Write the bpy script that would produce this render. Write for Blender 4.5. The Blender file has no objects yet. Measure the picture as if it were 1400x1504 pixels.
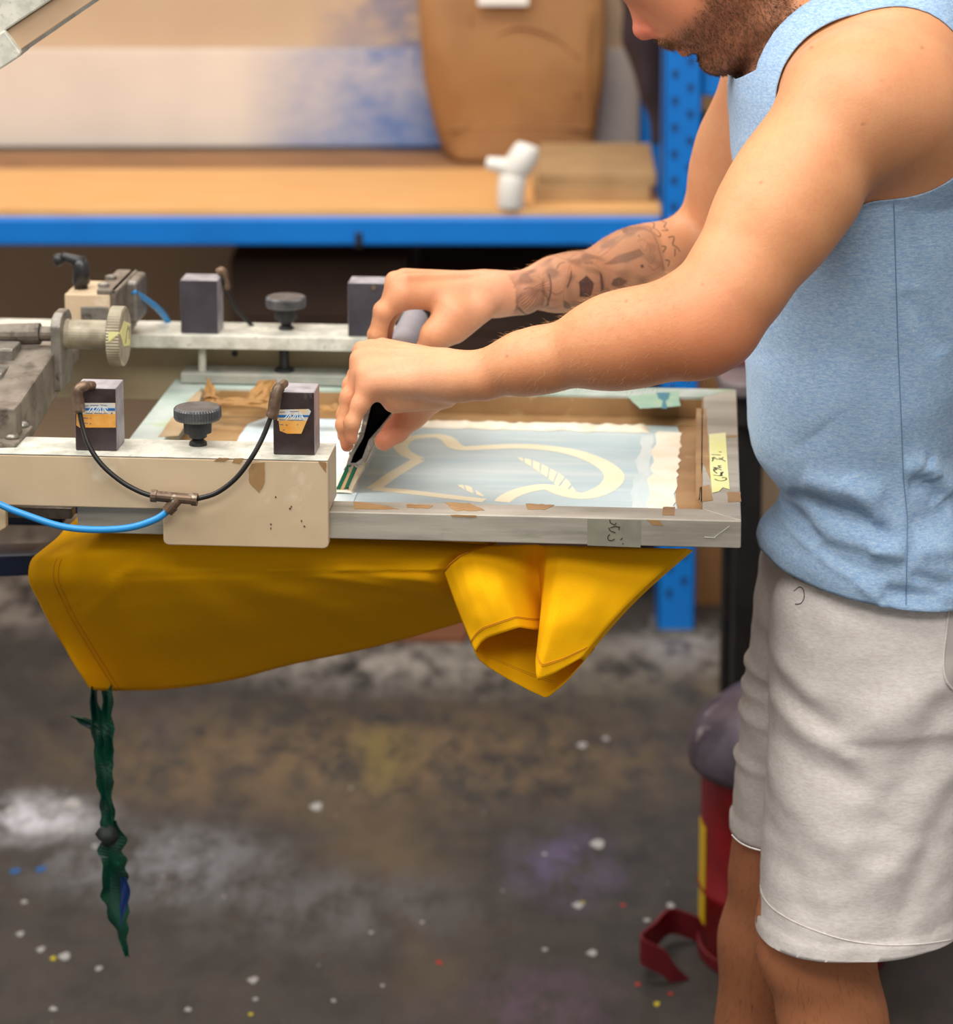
import bpy, bmesh, math, random
import numpy as np
from mathutils import Vector, Matrix, noise as mnoise

random.seed(7); rng = np.random.default_rng(7)
SC = bpy.context.scene
COL = SC.collection

# ------------------------------------------------------------------ camera
F = 4200.0; CAMH = 1.78; PIT = math.radians(10)
PPY = -455 + F*math.tan(PIT)                       # pixel row of the optical axis (1400 x 1504 frame)
cd = bpy.data.cameras.new('camera'); cam = bpy.data.objects.new('camera', cd); COL.objects.link(cam)
cam.location = (0, 0, CAMH); cam.rotation_euler = (math.radians(80), 0, 0)
cd.sensor_fit = 'HORIZONTAL'; cd.sensor_width = 36; cd.lens = 36*F/1400
cd.shift_y = (PPY-752)/1400
cd.clip_start = .05; cd.clip_end = 60
cd.dof.use_dof = True; cd.dof.focus_distance = 2.9; cd.dof.aperture_fstop = 5.4
SC.camera = cam

# ------------------------------------------------------------------ light
SC.view_settings.view_transform = 'Standard'; SC.view_settings.look = 'None'
SC.view_settings.gamma = 1; SC.view_settings.use_curve_mapping = False
SC.view_settings.exposure = 0.0
wd = bpy.data.worlds.new('world'); SC.world = wd; wd.use_nodes = True
wd.node_tree.nodes['Background'].inputs[0].default_value = (1.0, .94, .87, 1)
wd.node_tree.nodes['Background'].inputs[1].default_value = .4
def area(name, loc, target, sx, sy, power, col):
    l = bpy.data.lights.new(name, 'AREA'); l.shape = 'RECTANGLE'; l.size = sx; l.size_y = sy
    l.energy = power; l.color = col
    o = bpy.data.objects.new(name, l); COL.objects.link(o); o.location = loc
    o.rotation_euler = (Vector(target)-Vector(loc)).to_track_quat('-Z', 'Y').to_euler()
area('ceiling_lamp', (-.2, 2.0, 3.3), (-.1, 2.7, 1.0), 1.6, 1.2, 48, (1, .96, .9))
area('ceiling_lamp_back', (-.5, 4.7, 3.3), (-.5, 5.3, .9), 2.4, .8, 50, (1, .94, .86))
area('front_fill', (.2, .1, 3.3), (.1, 2.8, .8), 2.2, .8, 54, (1, .96, .9))  # unseen fill added above the camera to brighten front-facing surfaces
area('ceiling_lamp_side', (-1.9, 2.6, 3.1), (-.2, 2.9, .9), 1.0, 1.6, 54, (1, .97, .93))

# ------------------------------------------------------------------ pixel <-> world
S_, C_ = math.sin(PIT), math.cos(PIT)
def ray(px, py):
    u = (px-700)/F; v = (PPY-py)/F
    return np.array([u, C_+v*S_, -S_+v*C_])
EYE = np.array([0, 0, CAMH])
def P(px, py, Y):
    d = ray(px, py); return EYE + d*(Y/d[1])
def PZ(px, py, z):
    d = ray(px, py); return EYE + d*((z-CAMH)/d[2])
TH = math.radians(4.6)                              # the press stands turned by this angle
UU = np.array([math.cos(TH), -math.sin(TH), 0]); WW = np.array([math.sin(TH), math.cos(TH), 0]); ZZ = np.array([0, 0, 1.])
FC = PZ(1089, 765, .95)                             # near right top corner of the screen frame
def LP(a, b, c): return FC + a*UU + b*WW + c*ZZ
def onB(px, py, b):                                 # point of the press' plane at depth b
    d = ray(px, py); o = EYE-FC; t = (b-o@WW)/(d@WW); p = o+d*t
    return np.array([p@UU, b, p[2]])
def onC(px, py, c):                                 # point of the press' plane at height c
    d = ray(px, py); o = EYE-FC; t = (c-o[2])/d[2]; p = o+d*t
    return np.array([p@UU, p@WW, c])
PRESS_M = Matrix(((UU[0], WW[0], 0, FC[0]), (UU[1], WW[1], 0, FC[1]), (0, 0, 1, FC[2]), (0, 0, 0, 1)))

# ------------------------------------------------------------------ materials
def lin(c):
    r = []
    for v in c[:3]:
        v /= 255.0
        r.append(v/12.92 if v <= .04045 else ((v+.055)/1.055)**2.4)
    return (r[0], r[1], r[2], 1)
class NT:
    def __init__(s, m): s.t = m.node_tree; s.n = s.t.nodes; s.l = s.t.links
    def node(s, typ, **kw):
        n = s.n.new(typ)
        for k, v in kw.items(): setattr(n, k, v)
        return n
    def link(s, a, b): s.l.new(a, b)
    def coords(s, scale=(1, 1, 1), kind='Object', loc=(0, 0, 0)):
        tc = s.node('ShaderNodeTexCoord'); mp = s.node('ShaderNodeMapping')
        mp.inputs['Scale'].default_value = scale; mp.inputs['Location'].default_value = loc
        s.link(tc.outputs[kind], mp.inputs[0]); return mp.outputs[0]
    def noise(s, vec, scale, detail=4, rough=.55):
        n = s.node('ShaderNodeTexNoise'); n.inputs['Scale'].default_value = scale
        n.inputs['Detail'].default_value = detail; n.inputs['Roughness'].default_value = rough
        s.link(vec, n.inputs['Vector']); return n.outputs['Fac']
    def ramp(s, fac, lo, hi):
        n = s.node('ShaderNodeMapRange'); n.inputs[1].default_value = lo; n.inputs[2].default_value = hi
        n.clamp = True; s.link(fac, n.inputs[0]); return n.outputs[0]
    def mix(s, fac, a, b):
        n = s.node('ShaderNodeMix', data_type='RGBA')
        if isinstance(fac, (int, float)): n.inputs[0].default_value = fac
        else: s.link(fac, n.inputs[0])
        for v, i in ((a, 6), (b, 7)):
            if isinstance(v, tuple): n.inputs[i].default_value = v
            else: s.link(v, n.inputs[i])
        return n.outputs[2]
    def math(s, op, a, b=None):
        n = s.node('ShaderNodeMath', operation=op)
        for v, i in ((a, 0), (b, 1)):
            if v is None: continue
            if isinstance(v, (int, float)): n.inputs[i].default_value = v
            else: s.link(v, n.inputs[i])
        return n.outputs[0]
MATS = {}
def mat(name, col, rough=.6, metal=0, col2=None, scale=20, stretch=(1, 1, 1), lo=.4, hi=.65, bump=0, bscale=None, col3=None, scale3=60, lo3=.6, hi3=.7, spec=.5):
    m = bpy.data.materials.new(name); m.use_nodes = True; t = NT(m)
    b = t.n['Principled BSDF']; b.inputs['Roughness'].default_value = rough; b.inputs['Metallic'].default_value = metal
    b.inputs['Specular IOR Level'].default_value = spec
    c = lin(col)
    if col2 is None: b.inputs['Base Color'].default_value = c
    else:
        v = t.coords(stretch); f = t.ramp(t.noise(v, scale), lo, hi); o = t.mix(f, c, lin(col2))
        if col3 is not None:
            v3 = t.coords(stretch, loc=(3.1, 1.7, .4)); f3 = t.ramp(t.noise(v3, scale3, 5, .6), lo3, hi3); o = t.mix(f3, o, lin(col3))
        t.link(o, b.inputs['Base Color'])
    if bump:
        v = t.coords(stretch); n = t.noise(v, bscale or scale*3, 5, .6)
        bn = t.node('ShaderNodeBump'); bn.inputs['Strength'].default_value = bump; bn.inputs['Distance'].default_value = .002
        t.link(n, bn.inputs['Height']); t.link(bn.outputs[0], b.inputs['Normal'])
    MATS[name] = m; return m

M = {}
M['cream'] = mat('cream_enamel', (205, 182, 150), .42, 0, (196, 172, 140), 12, col3=(222, 206, 182), scale3=18, lo3=.58, hi3=.72, bump=.05)
M['bar_top'] = mat('worn_white_top', (214, 212, 200), .5, .1, (178, 178, 166), 45, col3=(150, 146, 132), scale3=140, lo3=.6, hi3=.75, bump=.1)
M['alu'] = mat('worn_aluminium', (190, 184, 172), .48, .3, (160, 154, 142), 16, (.35, 1, 2.5), col3=(140, 142, 126), scale3=30, lo3=.54, hi3=.72, bump=.12, bscale=70)
M['alu_paint'] = mat('ink_stained_aluminium', (196, 206, 200), .5, .1, (160, 182, 168), 14, col3=(172, 190, 140), scale3=9, lo3=.58, hi3=.7, bump=.1)
M['rail_grey'] = mat('stained_grey_rail', (168, 166, 158), .5, .2, (142, 148, 138), 20, col3=(120, 134, 126), scale3=30, lo3=.55, hi3=.7, bump=.1)
M['block'] = mat('dark_brown_anodised_block', (58, 44, 42), .42, .25, (74, 64, 66), 30, col3=(112, 106, 110), scale3=60, lo3=.66, hi3=.8)
M['block_edge'] = mat('grey_worn_block_face', (168, 164, 170), .5, .1, (132, 128, 134), 40)
M['block_grey'] = mat('slate_block', (52, 48, 54), .5, .1, (68, 64, 72), 20, col3=(42, 38, 42), scale3=16)
M['black'] = mat('black_plastic', (28, 28, 30), .38, 0, (46, 46, 48), 50)
M['knob'] = mat('grey_knurled_metal', (104, 104, 106), .4, .5, (80, 80, 82), 60)
M['brass'] = mat('tarnished_brass', (128, 104, 84), .45, .5, (96, 78, 64), 60, col3=(160, 148, 136), scale3=80)
M['steel'] = mat('dull_steel', (150, 146, 138), .42, .6, (118, 112, 104), 40, col3=(92, 84, 76), scale3=80)
M['dirty'] = mat('greasy_steel_tube', (140, 130, 118), .5, .35, (104, 94, 84), 26, col3=(74, 66, 58), scale3=50, lo3=.55, hi3=.72, bump=.15)
M['wheel'] = mat('zinc_wheel', (176, 168, 148), .5, .35, (146, 136, 116), 40)
M['hose_black'] = mat('black_hose', (30, 28, 28), .4)
M['hose_blue'] = mat('blue_hose', (40, 140, 208), .35)
M['navy'] = mat('navy_paint', (16, 34, 66), .4, 0, (24, 46, 84), 20)
M['tape_brown'] = mat('brown_tape', (168, 132, 88), .4, 0, (150, 114, 74), 18, col3=(186, 156, 116), scale3=30)
M['paper_brown'] = mat('brown_paper', (160, 118, 60), .6, 0, (140, 100, 52), 30)
M['label_yellow'] = mat('yellow_label_tape', (226, 224, 150), .55, 0, (232, 230, 176), 20)
M['ink_cream'] = mat('cream_ink', (254, 246, 228), .42, 0, (250, 236, 208), 30, bump=.5, bscale=120)
M['ink_line'] = mat('open_mesh_cream', (252, 244, 214), .5, 0, (250, 238, 204), 14)
M['ink_white'] = mat('wiped_white_ink', (206, 222, 228), .45, 0, (228, 236, 236), 10, (4, .4, 1))
M['marker'] = mat('marker_ink', (24, 26, 40), .6)
M['sq_blade_g'] = mat('green_rubber', (0, 96, 66), .4)
M['sq_blade_t'] = mat('tan_rubber', (208, 168, 118), .45)
M['sq_tube'] = mat('grey_squeegee_grip', (168, 166, 174), .42, .1, (156, 154, 164), 40)
M['sq_wall'] = mat('squeegee_extrusion', (170, 162, 156), .35, .5, (120, 108, 100), 60, col3=(224, 214, 196), scale3=90, lo3=.56, hi3=.66)
M['sq_dark'] = mat('squeegee_hollow', (12, 11, 12), .6)
M['blue'] = mat('blue_racking_paint', (0, 122, 214), .4, 0, (0, 114, 204), 6)
M['blue_dark'] = mat('racking_slot', (0, 66, 128), .6)
M['wood'] = mat('chipboard_shelf', (226, 174, 112), .6, 0, (214, 160, 98), 5, (1, 8, 8))
M['kraft'] = mat('kraft_paper', (160, 114, 68), .7, 0, (146, 100, 58), 6, bump=.15, bscale=14)
M['card'] = mat('cardboard', (176, 142, 100), .75, 0, (164, 130, 90), 10)
M['card_dark'] = mat('dark_cardboard', (62, 42, 30), .8, 0, (52, 34, 24), 8)
M['white_plastic'] = mat('white_plastic', (240, 236, 228), .4)
M['red'] = mat('red_enamel', (150, 8, 20), .38, 0, (124, 6, 16), 16)
M['red_dark'] = mat('dark_red_strap', (112, 16, 28), .5)
M['lid'] = mat('stained_lid', (98, 88, 100), .4, .3, (70, 62, 74), 16, col3=(150, 140, 144), scale3=26, lo3=.6, hi3=.7)
M['yellow_paint'] = mat('yellow_band', (216, 176, 20), .5)
M['black_metal'] = mat('black_metal', (16, 15, 15), .5, 0, (28, 25, 23), 20)
M['tray'] = mat('grey_stand_top', (126, 116, 118), .45, .2, (98, 88, 92), 14)
M['rag_green'] = mat('dark_green_tape', (4, 70, 50), .4, 0, (6, 46, 40), 30, col3=(16, 96, 70), scale3=50)
M['rag_knot'] = mat('grimy_knot', (40, 48, 42), .7, 0, (22, 34, 30), 60)
M['cup'] = mat('purple_tub', (62, 40, 52), .5)
M['pink'] = mat('pink_rag', (196, 112, 100), .8)

# ------------------------------------------------------------------ mesh helpers
def link_mesh(name, verts, faces, m, parent=None, smooth=False, bevel=0, solid=0, mats=None, fmat=None, loc=None):
    me = bpy.data.meshes.new(name)
    me.from_pydata([tuple(map(float, v)) for v in verts], [], [tuple(map(int, f)) for f in faces])
    for mm in (mats or [m]): me.materials.append(mm)
    if fmat is not None: me.polygons.foreach_set('material_index', np.asarray(fmat, dtype=np.int32))
    if smooth: me.polygons.foreach_set('use_smooth', np.ones(len(me.polygons), dtype=bool))
    bm = bmesh.new(); bm.from_mesh(me); bmesh.ops.recalc_face_normals(bm, faces=bm.faces); bm.to_mesh(me); bm.free()
    me.update()
    o = bpy.data.objects.new(name, me); COL.objects.link(o)
    if parent is not None: o.parent = parent
    if loc is not None: o.location = loc
    if solid:
        s = o.modifiers.new('thickness', 'SOLIDIFY'); s.thickness = solid; s.offset = -1
    if bevel:
        b = o.modifiers.new('bevel', 'BEVEL'); b.width = bevel; b.segments = 2; b.limit_method = 'ANGLE'; b.angle_limit = math.radians(40)
    return o
class MB:
    def __init__(s): s.v = []; s.f = []; s.m = []
    def add(s, v, f, m=0):
        n = len(s.v); s.v += [np.asarray(x, float) for x in v]; s.f += [[i+n for i in q] for q in f]; s.m += [m]*len(f); return s
    def box(s, x0, x1, y0, y1, z0, z1, m=0):
        return s.add([(x, y, z) for z in (z0, z1) for y in (y0, y1) for x in (x0, x1)],
                     [(0, 2, 3, 1), (4, 5, 7, 6), (0, 1, 5, 4), (2, 6, 7, 3), (0, 4, 6, 2), (1, 3, 7, 5)], m)
    def prism(s, pts, ext, m=0):                     # polygon (3D points) pushed along ext
        n = len(pts); ext = np.asarray(ext, float); p = [np.asarray(q, float) for q in pts]
        return s.add(p+[q+ext for q in p], [list(range(n))[::-1], list(range(n, 2*n))]+[[i, (i+1) % n, n+(i+1) % n, n+i] for i in range(n)], m)
    def tube(s, pts, r, n=10, m=0, cap=True):
        pts = [np.asarray(p, float) for p in pts]; rs = r if hasattr(r, '__len__') else [r]*len(pts)
        t0 = pts[1]-pts[0]; up = np.array([0, 0, 1.]) if abs(t0[2]) < .9*np.linalg.norm(t0) else np.array([1., 0, 0])
        V = []; prev = None
        for i, p in enumerate(pts):
            t = pts[min(i+1, len(pts)-1)]-pts[max(i-1, 0)]; t = t/np.linalg.norm(t)
            a = np.cross(up, t) if prev is None else prev-t*(prev@t)
            a /= np.linalg.norm(a); prev = a; b = np.cross(t, a)
            for k in range(n):
                an = 2*math.pi*k/n; V.append(p+rs[i]*(math.cos(an)*a+math.sin(an)*b))
        Fc = [[i*n+k, i*n+(k+1) % n, (i+1)*n+(k+1) % n, (i+1)*n+k] for i in range(len(pts)-1) for k in range(n)]
        if cap: Fc += [list(range(n))[::-1], [(len(pts)-1)*n+k for k in range(n)]]
        return s.add(V, Fc, m)
    def lathe(s, prof, o=(0, 0, 0), axis=(0, 0, 1), n=32, m=0, teeth=None):   # prof: (radius, height); teeth = (i0, i1, depth)
        ax = np.asarray(axis, float); ax /= np.linalg.norm(ax)
        h = np.array([1., 0, 0]) if abs(ax[0]) < .8 else np.array([0, 1., 0]); e = np.cross(ax, h); e /= np.linalg.norm(e); g = np.cross(ax, e)
        V = []
        for i, (r, z) in enumerate(prof):
            for k in range(n):
                rr = r-(teeth[2] if teeth and teeth[0] <= i <= teeth[1] and k % 2 else 0)
                an = 2*math.pi*k/n; V.append(np.asarray(o)+ax*z+rr*(math.cos(an)*e+math.sin(an)*g))
        Fc = [[i*n+k, i*n+(k+1) % n, (i+1)*n+(k+1) % n, (i+1)*n+k] for i in range(len(prof)-1) for k in range(n)]
        Fc += [list(range(n))[::-1], [(len(prof)-1)*n+k for k in range(n)]]
        return s.add(V, Fc, m)
    def grid(s, rows, m=0, closed=False):
        R = len(rows); N = len(rows[0])
        Fc = [[i*N+k, i*N+(k+1) % N, (i+1)*N+(k+1) % N, (i+1)*N+k] for i in range(R-1) for k in range(N if closed else N-1)]
        return s.add([p for r in rows for p in r], Fc, m)
    def build(s, name, m, parent=None, **kw):
        mats = m if isinstance(m, list) else [m]
        return link_mesh(name, s.v, s.f, mats[0], parent, mats=mats, fmat=s.m, **kw)
def empty(name, loc, parent=None, mtx=None):
    o = bpy.data.objects.new(name, None); COL.objects.link(o); o.empty_display_size = .1
    if mtx is not None: o.matrix_world = mtx
    else: o.location = loc
    if parent is not None: o.parent = parent
    return o
def tag(o, label=None, cat=None, group=None, kind=None):
    for k, v in (('label', label), ('category', cat), ('group', group), ('kind', kind)):
        if v is not None: o[k] = v
    return o
def spline(pts, n=8, closed=False):
    pts = [np.asarray(p, float) for p in pts]; L = len(pts); out = []
    rngi = range(L) if closed else range(L-1)
    for i in rngi:
        g = (lambda j: pts[j % L]) if closed else (lambda j: pts[min(max(j, 0), L-1)])
        p0, p1, p2, p3 = g(i-1), g(i), g(i+1), g(i+2)
        for k in range(n):
            t = k/n; out.append(.5*((2*p1)+(-p0+p2)*t+(2*p0-5*p1+4*p2-p3)*t*t+(-p0+3*p1-3*p2+p3)*t**3))
    if not closed: out.append(pts[-1])
    return out
def ribbon(pts, w, nrm, th, mb, m=0):               # flat stroke of width w (number or list) lying on a plane with normal nrm
    pts = [np.asarray(p, float) for p in pts]; nrm = np.asarray(nrm, float); L = []; R = []
    for i, p in enumerate(pts):
        t = pts[min(i+1, len(pts)-1)]-pts[max(i-1, 0)]; t = t/(np.linalg.norm(t)+1e-12); sd = np.cross(nrm, t); sd /= np.linalg.norm(sd)+1e-12
        ww = w[i] if hasattr(w, '__len__') else w
        L.append(p+sd*ww/2+nrm*th); R.append(p-sd*ww/2+nrm*th)
    n = len(pts)
    V = L+R+[q-nrm*th for q in L]+[q-nrm*th for q in R]
    Fc = []
    for i in range(n-1):
        Fc += [[i, i+1, n+i+1, n+i], [i, 2*n+i, 2*n+i+1, i+1], [n+i+1, 3*n+i+1, 3*n+i, n+i]]
    Fc += [[0, n, 3*n, 2*n], [n-1, 3*n-1, 4*n-1, 2*n-1]]
    mb.add(V, Fc, m)
def jag(poly, amp, step):                            # ragged outline of a polygon given in px
    out = []
    for i, p in enumerate(poly):
        q = poly[(i+1) % len(poly)]; d = math.hypot(q[0]-p[0], q[1]-p[1]); n = max(1, int(d/step))
        for k in range(n):
            t = k/n; out.append((p[0]+(q[0]-p[0])*t+(random.uniform(-amp, amp) if k else 0), p[1]+(q[1]-p[1])*t+(random.uniform(-amp, amp)*.6 if k else 0)))
    return out
# ------------------------------------------------------------------ the setting
# floor: dark, scuffed concrete with old ink stains
m = bpy.data.materials.new('stained_concrete'); m.use_nodes = True; t = NT(m); b = t.n['Principled BSDF']
v = t.coords((1, .55, 1)); big = t.ramp(t.noise(v, 1.3, 5, .6), .38, .62); fine = t.ramp(t.noise(v, 14, 6, .65), .35, .7)
o_ = t.mix(big, lin((60, 55, 51)), lin((45, 43, 43))); o_ = t.mix(t.math('MULTIPLY', fine, .55), o_, lin((84, 78, 72)))
v2 = t.coords((1, .5, 1), loc=(4.2, 1.1, 0)); o_ = t.mix(t.math('MULTIPLY', t.ramp(t.noise(v2, 2.3, 4, .6), .56, .72), .55), o_, lin((112, 92, 66)))
v3 = t.coords((1, .5, 1), loc=(8.2, 5.1, 0)); o_ = t.mix(t.math('MULTIPLY', t.ramp(t.noise(v3, 3.1, 5, .6), .6, .75), .5), o_, lin((86, 72, 86)))
def stain_or_light(center, rx, ry, col, amt, o_, sc=16):
    vv = t.coords((1/rx, 1/ry, 1), loc=(-center[0]/rx, -center[1]/ry, 0)); ln = t.node('ShaderNodeVectorMath', operation='LENGTH'); t.link(vv, ln.inputs[0])
    f = t.ramp(ln.outputs['Value'], 1, .25); n = t.ramp(t.noise(t.coords((1, .5, 1)), sc, 5, .65), .38, .6)
    return t.mix(t.math('MULTIPLY', t.math('MULTIPLY', f, n), amt), o_, lin(col))
for px, py, rx, ry, col, amt in ((45, 1200, .16, .14, (205, 205, 212), .9), (230, 1265, .24, .2, (140, 142, 148), .7), (470, 1330, .3, .2, (120, 120, 124), .45),
                                 (830, 1270, .12, .2, (104, 92, 128), .6), (800, 1470, .14, .14, (104, 78, 100), .8), (560, 1110, .8, .34, (122, 100, 74), .75),
                                 (640, 965, .6, .25, (176, 166, 156), .75), (1040, 950, .2, .2, (176, 170, 168), .7), (560, 1110, .09, .22, (128, 112, 56), .5), (60, 830, .4, .5, (196, 180, 168), .8), (960, 1000, .5, .2, (120, 110, 90), .5)):  # wide pale patch at far left paints the brighter light on the floor
    o_ = stain_or_light(PZ(px, py, 0), rx, ry, col, amt, o_)
spk = t.ramp(t.noise(t.coords((1, .7, 1)), 60, 3, .5), .72, .77); o_ = t.mix(t.math('MULTIPLY', spk, .5), o_, lin((190, 188, 184)))
t.link(o_, b.inputs['Base Color']); b.inputs['Roughness'].default_value = .55
bn = t.node('ShaderNodeBump'); bn.inputs['Strength'].default_value = .25; bn.inputs['Distance'].default_value = .004; t.link(t.noise(v, 30, 6), bn.inputs['Height']); t.link(bn.outputs[0], b.inputs['Normal'])
floor = MB().box(-4, 4, -1, 6.12, -.1, 0).build('floor', m); tag(floor, kind='structure', label='dark scuffed concrete floor with ink stains')
# paint spots dried on the floor
def blob(mb, c, r, asp=.7):
    n = 12; ph = random.random()*6
    pts = [(c[0]+r*(1+.25*math.sin(3*k*2*math.pi/n+ph)+.15*random.uniform(-1, 1))*math.cos(2*math.pi*k/n), c[1]+r/asp*(1+.2*math.sin(2*k*2*math.pi/n+ph))*math.sin(2*math.pi*k/n), 0) for k in range(n)]
    mb.prism(pts, (0, 0, .0008))
spots = {'white': [(15, 1190, 14), (105, 1218, 13), (35, 1325, 8), (140, 1243, 8), (78, 1482, 9), (276, 1483, 8), (145, 1423, 9), (372, 1440, 12), (490, 1470, 6), (878, 1240, 18), (800, 1255, 6), (850, 1330, 14), (985, 1330, 10), (950, 1352, 8), (800, 1395, 7), (620, 1355, 5), (545, 1370, 6), (870, 1400, 12), (1160, 1075, 10), (855, 1095, 12), (890, 1085, 8), (95, 1405, 14), (60, 1395, 10), (562, 1448, 5), (375, 1468, 7), (105, 1180, 22), (465, 1185, 16), (30, 1372, 9)],
         'blue': [(22, 1280, 14), (60, 1277, 13)], 'yellow': [(78, 1408, 7), (855, 1326, 6), (965, 1475, 8), (368, 1490, 6)], 'red': [(645, 1414, 8), (937, 1446, 7), (915, 1330, 6), (985, 1460, 6)]}
for nm, c in (('white', (168, 166, 164)), ('blue', (38, 92, 150)), ('yellow', (206, 188, 40)), ('red', (176, 48, 40))):
    mb = MB()
    for x, y, r in spots[nm]: blob(mb, PZ(x, y, 0), .62*r*PZ(x, y, 0)[1]/F)
    q = mb.build('paint_spots', mat('dried_paint_'+nm, c, .5), floor); tag(q, kind='stuff', label=nm+' paint spots dried on the concrete')
# back wall
WY = 6.03
m = bpy.data.materials.new('stained_wall_paint'); m.use_nodes = True; t = NT(m); b = t.n['Principled BSDF']
v = t.coords(); o_ = t.mix(t.ramp(t.noise(v, 2, 4), .35, .65), lin((206, 178, 148)), lin((196, 166, 136)))
n = t.ramp(t.noise(t.coords((1, 1, 2.2)), 5.5, 6, .7), .42, .6)
sx = t.node('ShaderNodeSeparateXYZ'); t.link(t.coords(), sx.inputs[0])
xm = t.math('MULTIPLY', t.ramp(sx.outputs[0], -.36, -.2), t.ramp(sx.outputs[0], .18, -.02))
o_ = t.mix(t.math('MULTIPLY', t.math('MULTIPLY', n, xm), .75), o_, lin((92, 108, 150)))
t.link(o_, b.inputs['Base Color']); b.inputs['Roughness'].default_value = .8
wall = MB().box(-4, 4, WY, WY+.12, 0, 3.4).build('wall_back', m); tag(wall, kind='structure', label='tan painted back wall with blue ink haze')
q = MB().tube([(-4, WY-.03, .32), (4, WY-.03, .32)], .022, 12).build('trim_1', M['rail_grey'], smooth=True); tag(q, kind='structure', label='grey conduit pipe low along the back wall')

# ------------------------------------------------------------------ racking with its shelf
SY = 5.26; ST = P(0, 319, SY)[2]; SBOT = P(0, 361, SY)[2]
rack = empty('racking_unit', (P(1005, 965, SY)[0], SY+.3, 0)); tag(rack, 'blue steel racking bay with a chipboard shelf along the back wall', 'racking', kind='thing')
RO = np.array(rack.location)
def rk(mb): 
    mb.v = [p-RO for p in mb.v]; return mb
xr0, xr1 = P(970, 500, SY)[0], P(1026, 500, SY)[0]; xl0 = -1.95
rk(MB().box(xl0+.06, xr0, SY, SY+.045, SBOT, ST)).build('beam', M['blue'], rack, bevel=.006)
rk(MB().box(xl0+.06, xr0, SY+.66, SY+.70, SBOT, ST)).build('beam', M['blue'], rack, bevel=.006)
rk(MB().box(xl0+.06, xr0, SY+.012, SY+.47, ST-.004, ST+.014)).build('shelf_board', M['wood'], rack, bevel=.002)
rk(MB().box(xl0+.06, xr0, SY+.473, SY+.69, ST-.004, ST+.0138)).build('shelf_board', mat('shelf_back_brown', (150, 108, 70), .7, 0, (136, 96, 60), 8), rack, bevel=.002)  # rear strip of the shelf, a darker brown than the front
cx = P(527, 345, SY)[0]; rk(MB().box(cx-.007, cx+.007, SY-.004, SY+.01, SBOT-.004, SBOT+.026)).build('beam_clip', M['black_metal'], rack, bevel=.002)
def upright(x0, x1, y, holes=True):
    u = rk(MB().box(x0, x1, y, y+.012, .008, 2.3).box(x0, x0+.006, y, y+.07, .008, 2.3).box(x1-.006, x1, y, y+.07, .008, 2.3)).build('upright', M['blue'], rack, bevel=.002)
    rk(MB().box(x0-.012, x1+.012, y-.015, y+.085, 0, .008)).build('foot_plate', M['steel'], rack)
    if holes:
        mb = MB()
        for k in range(44):
            for sx_ in (.3, .7):
                z = .08+.05*k+(0 if sx_ < .5 else .025); x = x0+(x1-x0)*sx_
                mb.prism([(x-.0075, y, z), (x, y, z-.012), (x+.0075, y, z), (x+.005, y, z+.008), (x-.005, y, z+.008)], (0, -.0008, 0))
        tag(rk(mb).build('slots', M['blue_dark'], u), kind='stuff')
    return u
upright(xr0, xr1, SY-.01); upright(xl0, xl0+.06, SY-.01, False)
upright(P(941, 150, SY+.66)[0], P(941, 150, SY+.66)[0]+.06, SY+.66, False); upright(xl0, xl0+.06, SY+.64, False)
zb0, zb1 = P(1050, 142, SY)[2], P(1050, 70, SY)[2]
rk(MB().box(xr1, 1.9, SY, SY+.045, zb0, zb1)).build('beam', M['blue'], rack, bevel=.006)
upright(1.9, 1.96, SY-.01, False)

# cream board standing on the shelf against the wall, stained with blue ink
m = bpy.data.materials.new('ink_stained_board'); m.use_nodes = True; t = NT(m); b = t.n['Principled BSDF']
v = t.coords(); o_ = t.mix(t.ramp(t.noise(v, 3, 4), .35, .65), lin((232, 216, 200)), lin((222, 206, 192)))
n = t.math('MAXIMUM', t.ramp(t.noise(t.coords((1, 1, 2.5)), 5, 6, .75), .3, .62), t.ramp(t.noise(t.coords((6, 1, .6), loc=(1, 2, 3)), 3.4, 4), .55, .7))
sx = t.node('ShaderNodeSeparateXYZ'); t.link(t.coords(), sx.inputs[0])
xm = t.math('MULTIPLY', t.ramp(sx.outputs[0], -.5, -.22), t.ramp(sx.outputs[0], .35, .05))
o_ = t.mix(t.math('MULTIPLY', t.math('MULTIPLY', n, xm), .85), o_, lin((74, 112, 176)))
zf = t.ramp(sx.outputs[2], .16, -.1)
o_ = t.mix(t.math('MULTIPLY', t.math('MULTIPLY', zf, xm), .6), o_, lin((84, 124, 186)))
t.link(o_, b.inputs['Base Color']); b.inputs['Roughness'].default_value = .7
bz = P(0, 74, WY-.04)[2]
bo = MB().box(-1.5, .62, -.009, .009, -(bz-ST-.014)/2, (bz-ST-.014)/2).build('backing_board', m, loc=(0, WY-.012, (bz+ST+.014)/2), bevel=.003)
tag(bo, 'wide cream board with blue ink stains leaning on the back wall above the shelf', 'board')

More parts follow.
